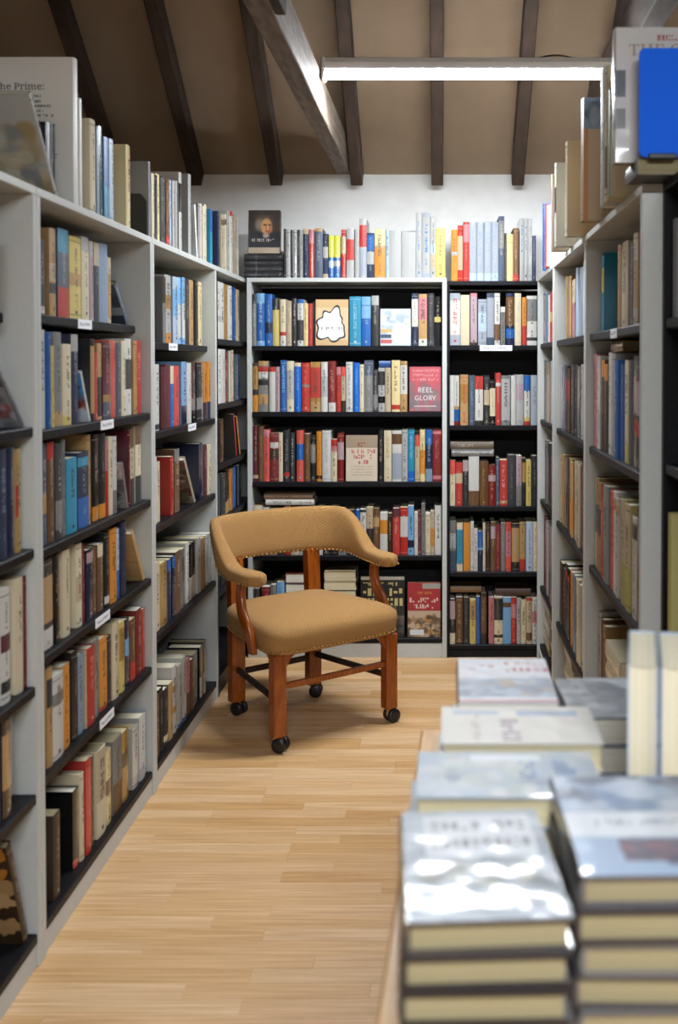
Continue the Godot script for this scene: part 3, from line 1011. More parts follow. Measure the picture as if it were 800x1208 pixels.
	["D", "1", "-309 75 250 w 60-70:lg S 107; -233 75 250 w 60-70:lg; -148 82 250 gd; -61 80 250 w; 10 49 247 bl S 82; 60 49 247 bl; 125 66 245 be"],
	["D", "2", "-312 81 237 w S 107; -231 81 237 w; -149 71 227 dr; -77 59 232 g 0-100:c S 107; -17 59 236 g 0-100:c; 45 45 206 sl S 90; 91 45 218 sl; 139 38 215 n"],
	["D", "3", "-342 33 190 dk; -300 38 190 db; -262 31 190 dk; -231 23 190 b"],
	["D", "4", "-330 68 192 g; -248 83 190 dk; -177 48 182 k 70-100:t S 90; -129 48 190 k 70-100:t; -60 71 190 o; 22 79 190 bl; 114 88 190 k"],
	["D", "5", "-328 85 190 k 40-50:pl; -249 60 178 dk S 82; -189 60 190 dk; -116 73 186 n S 107; -42 73 190 n"],
	["R", "1", "262 53 262 t S 107; 209 53 262 t; 147 64 242 be 30-80:t; 84 49 225 n; 3 87 237 be; -69 46 231 be 0-100:t S 90; -115 46 243 be 0-100:t; -389 44 250 te 20-50:y 0-6:n"],
	["R", "2", "392 65 284 b; 319 74 269 dk 20-50:mv 55-70:r S 82; 244 74 281 dk 20-50:mv 55-70:r; 185 35 271 g; 126 75 271 c 80-100:y; 50 50 260 bl S 90; -1 50 272 bl; -72 62 290 w S 82; -135 62 294 w; -212 60 261 db 0-20:o S 107; -273 60 273 db 0-20:o; -341 69 286 w; -406 48 292 p"],
	["R", "3", "402 46 301 g; 338 75 292 db; 258 75 255 w 8-22:n; 174 68 278 ol 0-60:be S 107; 105 68 282 ol 0-60:be; 18 51 273 w 8-18:t S 90; -33 51 285 w 8-18:t; -88 48 280 co; -171 88 285 g; -245 48 281 r; -322 71 276 t 30-60:db S 82; -394 71 284 t 30-60:db"],
	["S", "1", "130 71 262 pb - S 107; 59 71 250 pb - S 82; -12 71 254 pb - S 90; -84 71 262 pb -; -155 50 226 p 0-40:c S 82; -205 50 226 p 0-40:c; -265 58 247 t S 107; -323 58 251 t S 82; -382 58 255 t; -426 7 247 bg"],
	["S", "2", "317 48 266 k S 107; 268 48 266 k; 197 80 260 lg; 119 61 254 g; 41 81 260 dk S 82; -40 81 260 dk; -126 75 246 db 20-50:dr S 107; -202 75 254 db 20-50:dr; -281 67 253 bg S 90; -349 67 253 bg; -411 38 260 lg"],
	["S", "3", "375 67 329 w 20-32:r S 107; 308 67 329 w 20-32:r; 238 57 305 m; 162 82 289 be; 85 55 288 c S 82; 30 55 288 c; -35 59 278 t 50-90:o S 107; -94 59 286 t 50-90:o; -160 56 281 db S 90; -217 56 281 db; -284 61 272 t S 82; -346 61 280 t; -406 47 271 be"],
	["S", "4", "293 49 303 w S 107; 244 49 303 w; 186 52 286 c S 90; 133 52 294 c; 69 59 284 bg S 82; 9 59 284 bg; -74 81 277 o; -154 63 276 k 10-20:r S 82; -218 63 280 k 10-20:r; -300 83 244 db S 107; -383 83 256 db"],
	["U", "1", "181 89 206 g; 94 64 209 r 40-60:y S 82; 29 64 221 r 40-60:y; -39 49 211 w S 107; -88 49 215 w; -155 61 223 bg S 90; -218 61 235 bg; -283 44 238 n"],
	["U", "2", "267 59 267 sl S 107; 207 59 267 sl; 131 72 267 pb S 90; 59 72 275 pb; -17 58 268 be Tr S 82; -76 58 268 be Tr; -156 77 272 g S 107; -234 77 280 g"],
	["U", "3", "211 61 288 k 50-70:gd S 107; 149 61 288 k 50-70:gd; 85 47 278 b S 90; 37 47 286 b; -27 59 288 sl S 82; -86 59 288 sl; -161 68 277 g S 107; -230 68 285 g"],
	["U", "4", "281 57 340 sl S 107; 224 57 340 sl; 153 63 340 lg S 90; 90 63 348 lg; 19 58 342 g S 82; -40 58 342 g; -111 61 325 lg S 107; -172 61 333 lg; -237 44 335 dr S 90; -282 44 335 dr"],
	["Ltop", "T", "-137 44 263 c 0-100:c; -103 19 252 bg; -75 30 258 sl; -32 47 236 te 0-60:bl; 11 34 241 pb; 178 44 259 ye; 416 24 223 dr; 448 32 223 c; 478 22 223 dk; 518 49 233 ye; 562 31 230 dk S 82; 593 31 238 dk; 625 26 241 b 84-98:r S 107; 652 26 241 b 84-98:r; 684 31 243 pb; 718 27 247 lg S 107; 746 27 251 lg; 812 44 294 w 15-50:k; 969 44 316 lg; 1099 32 225 w S 82; 1132 32 229 w; 1172 39 225 be 0-100:c S 107; 1211 39 237 be 0-100:c; 1343 44 237 te 0-40:bl; 1479 42 249 n; 1525 36 242 c 10-20:b S 82; 1561 36 246 c 10-20:b S 90; 1598 36 254 c 10-20:b; 1645 37 276 w S 82; 1682 37 276 w; 1724 35 284 w 0-8:r S 107; 1760 35 292 w 0-8:r; 1800 31 283 be S 90; 1832 31 283 be; 1870 32 277 w S 82; 1903 32 285 w"],
	["Rtop", "T", "1054 20 262 c 0-100:gr - Z 47; 972 30 342 c 60-90:b Z 44; 882 35 361 w 40-60:n Z 40; 606 50 353 t Z 54; 251 50 306 c Z 57; -36 40 293 w 30-60:dk Z 60; -186 35 282 be 20-80:mv Z 57; -774 45 258 w Z 12; -855 30 276 r Z 12; -947 30 294 bl Z 12"],
]

func on_screen(p: Vector3) -> Vector2:
	return CENTRE + Vector2(p.x, EYE - p.y - 0.022 * p.z * -1.0) * FOCAL / -p.z

func spine_area(xf: Transform3D, w: float, h: float) -> float:
	var a := on_screen(xf * Vector3(-w / 2, 0, 0))
	var b := on_screen(xf * Vector3(w / 2, 0, 0))
	var c := on_screen(xf * Vector3(w / 2, h, 0))
	var seen := 1.0
	if minf(a.x, b.x) < 2.0 or maxf(a.x, b.x) > 752.0:
		seen = 0.3
	# hidden by the armchair
	if a.y > 600 and a.y < 780 and a.x > 290 and b.x < 398:
		seen = 0.2
	return absf(b.x - a.x) * absf(c.y - b.y) * seen

func build_shelf_books():
	# those that show largest are objects of their own
	var areas := []
	for pass_ in 2:
		var limit := 0.0
		if pass_ == 1:
			areas.sort()
			limit = areas[maxi(areas.size() - SINGLE_BOOKS, 0)]
		lay_rows(pass_ == 0, areas, limit)

func lay_rows(measure: bool, areas: Array, limit: float):
	for row in ROWS:
		var c: String = row[0]
		var fr := frame_of(c)
		var on_top: bool = row[1] == "T"
		var y := 1.83
		var z := -0.014
		if SHELVES.has(c):
			var ys: Array = SHELVES[c]
			if on_top:
				y = 1.815 if c == "N" else 1.83
			else:
				y = ys[ys.size() - int(row[1])]
			if c in ["R", "S", "U"]:
				z = -0.04 if row[1] == "1" and c != "U" else -0.018
			elif c == "B" and row[1] == "1":
				z = -0.06
			elif c == "C" and row[1] == "1":
				z = -0.042
			elif c in ["G", "N"]:
				z = -0.012
		var list: PackedStringArray = row[2].split("; ")
		for k in list.size():
			var f := list[k].split(" ")
			var w := float(f[1]) / 1000.0
			var h := float(f[2]) / 1000.0
			var opt := {"bands": []}
			var area := spine_area(fr * Transform3D(Basis(), Vector3(float(f[0]) / 1000.0, y, z)), w, h)
			if c in ["Ltop", "Rtop"]:
				area *= 4.0              # their near covers show too
			if measure:
				areas.append(area)
				continue
			opt.minor = area < limit
			var zz := z - rng.randf_range(0.0, 0.009)
			var base := ink(f[3])
			var q := 4
			while q < f.size():
				var s := f[q]
				if s == "-":
					opt.has_title = false
				elif s == "Z":
					q += 1
					zz = float(f[q]) / 1000.0
				elif s == "S":
					# another copy in a slightly different tone
					q += 1
					base = base * (float(f[q]) / 100.0)
					base.a = 1.0
				elif s[0] == "T":
					opt.title = ink(s.substr(1))
				else:
					var parts := s.split(":")
					var r := parts[0].split("-")
					opt.bands.append([float(r[0]), float(r[1]), ink(parts[1])])
				q += 1
			var xm := float(f[0]) / 1000.0
			var dp := clampf(h * rng.randf_range(0.62, 0.7), 0.11, 0.225)
			var side: bool = not c in ["G", "N"]
			var where := ""
			var from := "from near end" if side else "from left"
			if c == "Ltop":
				where = "on top of left bookcases"
			elif c == "Rtop":
				where = "on top of right bookcases"
			elif on_top:
				where = "on top of " + CASE_SHORT[c]
			else:
				var sw: String = SHELF_WORDS[row[1]]
				if int(row[1]) == SHELVES[c].size():
					sw = "lowest shelf"
				where = sw + " of " + CASE_SHORT[c]
			var size_word := "slim " if w < 0.02 else "thick " if w > 0.055 else ""
			if h > 0.275:
				size_word = "tall "
			elif h < 0.2:
				size_word = "small "
			var label := "%s%s book, %s %s, %s" % [size_word, PALETTE[f[3]][1], ordinal(k), from, where]
			special_opt(c, row[1], xm, opt)
			if opt.has("skip"):
				continue
			book(fr * Transform3D(Basis(), Vector3(xm, y, zz)), w, h, opt.get("dp", dp), base, opt, label, "books " + ("on " if not on_top and not side or not on_top else "") + ("the " if not on_top else "") + where)

func special_opt(c: String, shelf: String, x: float, opt: Dictionary):
	# shelf books whose near cover shows its print
	if c == "R" and shelf == "1" and x < -0.3:
		opt.art = 28
		opt.art_sides = [1]
	elif c == "Rtop" and absf(x - 0.606) < 0.03:
		opt.art = 9
		opt.art_sides = [1]
		opt.dp = 0.24
	elif c == "C" and shelf == "3" and absf(x + 0.17) < 0.06:
		opt.art = 15
		opt.art_sides = [-1]
	elif c == "C" and shelf == "3" and x > 0.2 and x < 0.34:
		opt.art = 14
		opt.art_sides = [-1]
	elif c == "B" and shelf == "2" and absf(x + 0.05) < 0.025:
		opt.art = 12
		opt.art_sides = [-1]
	elif c == "C" and shelf == "1" and x < -0.13:
		opt.art = 30
		opt.art_sides = [-1]
	elif c == "Rtop":
		opt.dp = 0.23

# lying on its back cover, spine along the shelf edge towards the viewer
func lying(fr: Transform3D, x: float, y: float, z: float, thick: float, length: float, dp: float, hex: String, opt: Dictionary, label: String, group: String):
	var b := Basis(Vector3.UP, Vector3.LEFT, Vector3.BACK)
	return book(fr * Transform3D(b, Vector3(x + length / 2, y + thick / 2, z)), thick, length, dp, Color(hex), opt, label, group)

# lying on its back cover, foot towards the viewer, spine at the left; at = middle of the foot edge
func lying_foot(fr: Transform3D, at: Vector3, yaw: float, thick: float, h: float, dp: float, hex: String, opt: Dictionary, label: String, group: String):
	var b := Basis(Vector3.UP, yaw) * Basis(Vector3.UP, Vector3.FORWARD, Vector3.LEFT)
	var off := Basis(Vector3.UP, yaw) * Vector3(-dp / 2, thick / 2, 0)
	return book(fr * Transform3D(b, at + off), thick, h, dp, Color(hex), opt, label, group)

# standing with the front cover to the viewer, leaning back a little
func face_out(fr: Transform3D, x: float, y: float, z: float, wide: float, h: float, thick: float, hex: String, art: int, lean: float, label: String, opt := {}):
	var b := Basis(Vector3.RIGHT, -lean) * Basis(Vector3.UP, -PI / 2)
	var o: Dictionary = {"art": art, "hard": true}
	o.merge(opt, true)
	var lift := thick * sin(lean)
	return book(fr * Transform3D(b, Vector3(x - wide / 2, y + lift, z - thick / 2)), thick, h, wide, Color(hex), o, label, "books shown face out")

# standing on its tail but leaning over along the shelf, head towards the near end
func leaning(fr: Transform3D, x: float, y: float, z: float, thick: float, h: float, dp: float, angle: float, hex: String, art: int, label: String, opt := {}):
	var b := Basis(Vector3.BACK, angle)
	var o: Dictionary = {"hard": true}
	if art >= 0:
		o.art = art
		o.art_sides = [-1]
	o.merge(opt, true)
	# the lower corner of the far board touches the shelf
	var corner := b * Vector3(thick / 2, 0, 0)
	var low := minf(corner.y, (b * Vector3(-thick / 2, 0, 0)).y)
	return book(fr * Transform3D(b, Vector3(x, y - low, z)), thick, h, dp, Color(hex), o, label, "books leaning on the shelves")

func fill(i: int, c: String):
	cover_img.fill_rect(cell_rect(i), Color(c))

func rect(i: int, x: float, y: float, w: float, h: float, c: Color):
	var r := cell_rect(i)
	cover_img.fill_rect(Rect2i(r.position.x + int(x * 256), r.position.y + int(y * 384), int(w * 256), int(h * 384)).intersection(r), c)

func words(i: int, s: String, size: int, x: float, y: float, c: Color, f = null, stretch := Vector2.ONE):
	var r := cell_rect(i)
	text(cover_img, s, serif if f == null else f, size, Vector2(r.position.x + x * 256, r.position.y + y * 384), c, stretch)

func ellipse(i: int, cx: float, cy: float, rx: float, ry: float, c: Color, soft := 0.08):
	var r := cell_rect(i)
	for y in range(maxi(0, int((cy - ry * 1.3) * 384)), mini(384, int((cy + ry * 1.3) * 384))):
		for x in range(maxi(0, int((cx - rx * 1.3) * 256)), mini(256, int((cx + rx * 1.3) * 256))):
			var d := Vector2((x / 256.0 - cx) / rx, (y / 384.0 - cy) / ry).length()
			var k := clampf((1.0 - d) / soft + 0.5, 0, 1)
			if k > 0:
				var p := r.position + Vector2i(x, y)
				cover_img.set_pixelv(p, cover_img.get_pixelv(p).lerp(c, k * c.a))

func blob(i: int, cx: float, cy: float, rx: float, ry: float, c: Color, seed_: int):
	# a shape with a ragged outline
	var nz := FastNoiseLite.new()
	nz.seed = seed_
	nz.frequency = 1.0
	nz.fractal_type = FastNoiseLite.FRACTAL_NONE
	var r := cell_rect(i)
	for y in 384:
		for x in 256:
			var d := Vector2((x / 256.0 - cx) / rx, (y / 384.0 - cy) / ry)
			var a := d.angle()
			if d.length() < 1.0 + 0.35 * nz.get_noise_2d(cos(a) * 1.1, sin(a) * 1.1):
				cover_img.set_pixelv(r.position + Vector2i(x, y), c)

func blotches(i: int, n: int, area: Rect2, cols: Array, lo := 0.03, hi := 0.12):
	for k in n:
		var p := area.position + Vector2(rng.randf(), rng.randf()) * area.size
		var c := Color(cols[rng.randi() % cols.size()])
		c.a = rng.randf_range(0.4, 0.9)
		ellipse(i, p.x, p.y, rng.randf_range(lo, hi), rng.randf_range(lo, hi) * 0.6, c, 0.5)

func scribble(i: int, x: float, y: float, w: float, size: float, c: Color):
	# a line of unreadable lettering
	var r := cell_rect(i)
	var px := int(x * 256)
	var e := int((x + w) * 256)
	var hh := maxi(int(size * 384), 2)
	while px < e:
		var lw := rng.randi_range(maxi(hh / 4, 1), maxi(hh / 2, 2))
		if rng.randf() < 0.86:
			for q in 3:
				if rng.randf() < 0.75:
					cover_img.fill_rect(Rect2i(r.position.x + px, r.position.y + int(y * 384) + q * hh / 3, lw, maxi(hh / 3, 1)).intersection(r), c)
		px += lw + maxi(hh / 5, 1)

func paint_covers():
	var dark := Color("2a2622")
	# 0 cream cover with a torn white shape
	fill(0, "d8b684")
	rect(0, 0, 0.18, 1, 0.7, Color("e2c79c"))
	blob(0, 0.5, 0.56, 0.45, 0.37, Color("2a2420"), 3)
	blob(0, 0.5, 0.56, 0.4, 0.33, Color("eef0f2"), 3)
	scribble(0, 0.18, 0.6, 0.64, 0.06, Color("7a7c84"))
	# 1 pale collage cover
	fill(1, "cdd4dc")
	blotches(1, 60, Rect2(0, 0.1, 1, 0.6), ["eef0f4", "8ea4bc", "b8c4d0", "e8dcc0"], 0.06, 0.2)
	rect(1, 0.0, 0.55, 0.38, 0.1, Color("d0b070"))
	rect(1, 0.0, 0.7, 0.36, 0.1, Color("3a4c66"))
	rect(1, 0.0, 0.84, 0.38, 0.1, Color("c05a54"))
	rect(1, 0.45, 0.5, 0.5, 0.4, Color("eceff2"))
	# 2 red and grey cover
	fill(2, "c2505a")
	blotches(2, 40, Rect2(0, 0.4, 1, 0.6), ["7a6a70", "8a7a7c", "a06068"], 0.08, 0.22)
	for k in 3:
		scribble(2, 0.1, 0.06 + k * 0.1, 0.8, 0.06, Color("d8949a"))
	words(2, "REEL", 58, 0.5, 0.52, Color("efe8e4"), sans)
	words(2, "GLORY", 56, 0.5, 0.7, Color("efe8e4"), sans)
	rect(2, 0.15, 0.87, 0.7, 0.025, Color("d8c0bc"))
	# 3 tan cover, red title
	fill(3, "d6c6ae")
	rect(3, 0, 0, 1, 0.28, Color("a08c74"))
	scribble(3, 0.38, 0.16, 0.28, 0.1, Color("9a4a30"))
	for k in 3:
		scribble(3, [0.18, 0.25, 0.4][k], 0.31 + k * 0.115, [0.7, 0.55, 0.24][k], 0.09, Color("b8525c"))
	for k in 4:
		scribble(3, 0.15, 0.67 + k * 0.06, 0.7, 0.025, Color("a8907c"))
	# 4 black cover, old-gold title
	fill(4, "1a1816")
	rect(4, 0, 0, 1, 0.06, Color("b0a898"))
	for k in 3:
		scribble(4, 0.06, [0.1, 0.2, 0.36][k], 0.86, [0.06, 0.13, 0.13][k], Color("c9b87c"))
	blotches(4, 50, Rect2(0, 0.52, 1, 0.46), ["5a544c", "3a342e", "857a68", "2a2622"], 0.04, 0.12)
	# 5 red cover over a battle scene
	fill(5, "a82a2c")
	rect(5, 0.45, 0.02, 0.55, 0.1, Color("a8a49c"))
	scribble(5, 0.3, 0.17, 0.45, 0.05, Color("c08040"))
	scribble(5, 0.06, 0.28, 0.88, 0.09, Color("e6cfc4"))
	scribble(5, 0.2, 0.4, 0.6, 0.08, Color("e6cfc4"))
	rect(5, 0, 0.52, 1, 0.48, Color("c8b096"))
	blotches(5, 90, Rect2(0, 0.62, 1, 0.38), ["6a4e34", "b07a3c", "3c3028", "8a7a66", "d0b488"], 0.03, 0.11)
	rect(5, 0.08, 0.86, 0.42, 0.1, Color("dfe4ec"))
	# 6 painted portrait of a man in a dark coat
	fill(6, "3c2f27")
	blotches(6, 30, Rect2(0, 0, 1, 0.7), ["4a3b30", "332822", "55453a"], 0.1, 0.3)
	ellipse(6, 0.5, 0.36, 0.27, 0.25, Color("514a45"), 0.5)
	ellipse(6, 0.33, 0.33, 0.12, 0.13, Color("857a70"), 0.9)
	ellipse(6, 0.56, 0.38, 0.17, 0.19, Color("cf9a64"), 0.35)
	ellipse(6, 0.64, 0.45, 0.1, 0.1, Color("b06a4c"), 0.9)
	ellipse(6, 0.52, 0.34, 0.055, 0.022, Color("5a3a26"), 0.9)
	ellipse(6, 0.66, 0.34, 0.045, 0.02, Color("5a3a26"), 0.9)
	ellipse(6, 0.61, 0.41, 0.03, 0.05, Color("dcae7e"), 0.9)
	ellipse(6, 0.6, 0.495, 0.06, 0.015, Color("8c4840"), 0.9)
	ellipse(6, 0.2, 0.63, 0.3, 0.14, Color("1c2028"), 0.4)
	ellipse(6, 0.88, 0.63, 0.3, 0.13, Color("1c2028"), 0.4)
	ellipse(6, 0.55, 0.59, 0.1, 0.05, Color("a89c90"), 0.6)
	scribble(6, 0.12, 0.66, 0.76, 0.07, Color("b8b4ac"))
	rect(6, 0, 0.76, 1, 0.1, Color("242830"))
	rect(6, 0, 0.86, 1, 0.14, Color("b5a48e"))
	# 7 tall white book with a printed text
	fill(7, "f1f0ea")
	words(7, "re the Prime:", 23, 0.46, 0.2, dark)
	for k in 9:
		scribble(7, 0.1 + (0.08 if k > 5 else 0.0), 0.26 + k * 0.032, [0.62, 0.6, 0.7, 0.62, 0.72, 0.6, 0.66, 0.56, 0.4][k], 0.017, Color("5a5650"))
	scribble(7, 0.62, 0.56, 0.13, 0.016, Color("5a5650"))
	ellipse(7, 0.7, 0.69, 0.05, 0.022, dark, 0.3)
	ellipse(7, 0.75, 0.665, 0.03, 0.02, dark, 0.3)
	rect(7, 0.76, 0.655, 0.09, 0.007, dark)
	rect(7, 0.76, 0.675, 0.08, 0.006, dark)
	rect(7, 0.64, 0.7, 0.05, 0.01, dark)
	# 8 white book on the right row
	fill(8, "e6e6e2")
	scribble(8, 0.4, 0.06, 0.3, 0.045, Color("b85a54"))
	words(8, "THE CIVIL", 44, 0.55, 0.17, Color("b08878"))
	rect(8, 0, 0.32, 0.1, 0.2, Color("5a6470"))
	rect(8, 0, 0.6, 0.1, 0.15, Color("8a8c90"))
	# 9 tan book with a red mark
	fill(9, "d2b690")
	rect(9, 0, 0, 1, 0.26, Color("8aa0ba"))
	blotches(9, 22, Rect2(0.05, 0.02, 0.9, 0.22), ["e6ecf2", "2a4466", "c8d4e0", "5a7494"], 0.06, 0.18)
	rect(9, 0, 0.26, 0.06, 0.74, Color("d9893c"))
	scribble(9, 0.28, 0.6, 0.26, 0.1, Color("c0483c"))
	scribble(9, 0.2, 0.42, 0.6, 0.02, Color("b89c7c"))
	scribble(9, 0.25, 0.9, 0.4, 0.02, Color("8a7056"))
	# 10 leaning book in a clear jacket
	fill(10, "b4b4ac")
	blotches(10, 60, Rect2(0, 0.3, 1, 0.7), ["c8b488", "8a8c90", "d8d4c4", "a8905c"], 0.06, 0.2)
	# 11 small blue cover
	fill(11, "4a9ad0")
	rect(11, 0, 0.62, 1, 0.38, Color("d8e6f0"))
	blotches(11, 30, Rect2(0, 0.2, 1, 0.5), ["a83a2c", "c89050", "2a2420", "5aa8dc"], 0.06, 0.16)
	# 12 brown cover in a black frame
	fill(12, "17161a")
	rect(12, 0.08, 0.06, 0.82, 0.88, Color("a87c3e"))
	blotches(12, 24, Rect2(0.1, 0.1, 0.76, 0.8), ["b0853f", "94682e", "bb9150"], 0.08, 0.2)
	# 13 tan cover like bare wood
	fill(13, "cfa871")
	for k in 40:
		rect(13, 0, rng.randf(), 1, 0.006, Color("b8905a"))
	# 14 navy cover with rows of print
	fill(14, "1b2434")
	for k in 12:
		scribble(14, 0.12, 0.1 + k * 0.065, 0.76, 0.02, Color("3e4c62"))
	# 15 cream and blue panels
	fill(15, "d8c488")
	rect(15, 0, 0, 1, 0.07, Color("2a64a8"))
	rect(15, 0, 0.3, 1, 0.22, Color("e8e8e4"))
	rect(15, 0, 0.52, 1, 0.48, Color("2a68b0"))
	# 16 grey photograph
	fill(16, "8a8684")
	blotches(16, 60, Rect2(0, 0, 1, 1), ["5a5656", "b8b0a8", "3a3838", "c8a8a4"], 0.06, 0.18)
	# 17 grey-tan photograph
	fill(17, "8a7a66")
	blotches(17, 80, Rect2(0, 0, 1, 1), ["b8a488", "5a4c3e", "a83a44", "d8ccb8"], 0.03, 0.1)
	# 18 grey leaning cover
	fill(18, "9a9aa0")
	rect(18, 0, 0, 1, 0.3, Color("4a4c54"))
	blotches(18, 40, Rect2(0, 0.35, 1, 0.65), ["d8b070", "a84c44", "c8ccd4", "6a6c74"], 0.05, 0.16)
	# 19 stones
	fill(19, "3a2a1c")
	for k in 22:
		blob(19, (k % 4) * 0.27 + rng.randf_range(0.0, 0.15), (k / 4) * 0.18 + rng.randf_range(0.0, 0.1), rng.randf_range(0.11, 0.17), rng.randf_range(0.06, 0.1), Color(["a8875c", "8a6a40", "b8986c", "b4762c"][rng.randi() % 4]), k)
	# 20 book in front on the table
	fill(20, "a4adb6")
	blotches(20, 70, Rect2(0, 0.1, 1, 0.9), ["bcc4ca", "8e9aa6", "c6ccd2", "7b848a"], 0.06, 0.2)
	rect(20, 0.16, 0.06, 0.76, 0.42, Color("d2d5d9"))
	scribble(20, 0.2, 0.13, 0.66, 0.09, Color("6a6c74"))
	scribble(20, 0.2, 0.3, 0.66, 0.09, Color("6a6c74"))
	blotches(20, 40, Rect2(0.15, 0.52, 0.75, 0.18), ["6c6a58", "8a866c", "55606a"], 0.03, 0.1)
	# 21 second front stack
	fill(21, "a9bfd8")
	blotches(21, 60, Rect2(0, 0, 1, 0.42), ["c8d4e4", "8098b8", "6a7080", "dde6f0"], 0.06, 0.18)
	rect(21, 0, 0.42, 1, 0.24, Color("e6eaee"))
	scribble(21, 0.2, 0.5, 0.7, 0.05, Color("98a4b4"))
	rect(21, 0.3, 0.68, 0.7, 0.2, Color("6a5a68"))
	blotches(21, 30, Rect2(0.3, 0.68, 0.7, 0.2), ["8a5a68", "55506a", "7a7484"], 0.02, 0.06)
	# 22 blue-grey jacket
	fill(22, "a8b6c6")
	blotches(22, 50, Rect2(0, 0, 1, 1), ["c2cad4", "8896a8", "b6beb8", "d4d6d4"], 0.06, 0.2)
	scribble(22, 0.25, 0.12, 0.6, 0.12, Color("5a7ea8"))
	scribble(22, 0.25, 0.34, 0.5, 0.1, Color("5a7ea8"))
	rect(22, 0.1, 0.3, 0.14, 0.4, Color("e8ecf0"))
	# 23 cream jacket
	fill(23, "e6e0d4")
	scribble(23, 0.3, 0.5, 0.6, 0.12, Color("98808a"))
	scribble(23, 0.2, 0.75, 0.7, 0.06, Color("b8a494"))
	rect(23, 0.15, 0.1, 0.14, 0.4, Color("98aac4"))
	rect(23, 0.15, 0.62, 0.1, 0.3, Color("a8b8cc"))
	# 24 white jacket with red letters
	fill(24, "e8eaee")
	scribble(24, 0.05, 0.18, 0.34, 0.11, Color("d0aa98"))
	scribble(24, 0.52, 0.1, 0.42, 0.08, Color("c88070"))
	scribble(24, 0.52, 0.24, 0.42, 0.1, Color("c4606c"))
	rect(24, 0, 0.5, 1, 0.4, Color("a8b8cc"))
	blotches(24, 40, Rect2(0, 0.5, 1, 0.4), ["8a9cb4", "c8d0da", "b89c84", "6c7c94"], 0.05, 0.14)
	rect(24, 0, 0.95, 1, 0.05, Color("c86a72"))
	# 25 grey jacket
	fill(25, "8e939a")
	blotches(25, 60, Rect2(0, 0, 1, 1), ["c8ccd2", "5a5e66", "a8acb2", "3e4248"], 0.05, 0.18)
	# 26 blue sign
	fill(26, "0a68f8")
	# 27 dark grey leaning book
	fill(27, "4c5664")
	rect(27, 0, 0.55, 1, 0.2, Color("aab2bc"))
	blotches(27, 20, Rect2(0, 0, 1, 0.5), ["5a6678", "3a4250", "7a8698"], 0.08, 0.2)
	# 28 teal cover with a gold frame
	fill(28, "1f6a92")
	rect(28, 0.14, 0.06, 0.8, 0.28, Color("c9a850"))
	rect(28, 0.2, 0.09, 0.68, 0.22, Color("b09c80"))
	ellipse(28, 0.5, 0.22, 0.2, 0.08, Color("6a7884"), 0.3)
	ellipse(28, 0.45, 0.58, 0.07, 0.03, Color("e8ecee"), 0.3)
	ellipse(28, 0.55, 0.48, 0.05, 0.02, Color("e8ecee"), 0.3)
	rect(28, 0.2, 0.87, 0.6, 0.02, Color("b8a888"))
	# 30 grey book with a brown head
	fill(30, "b4b4ac")
	rect(30, 0, 0, 1, 0.4, Color("4a3a2e"))
	blotches(30, 16, Rect2(0, 0, 1, 0.36), ["5c4a3c", "3a2c24", "6e5e50"], 0.08, 0.2)
	# 29 white cover
	fill(29, "eceeee")
	rect(29, 0.3, 0.2, 0.2, 0.12, Color("8a98b0"))

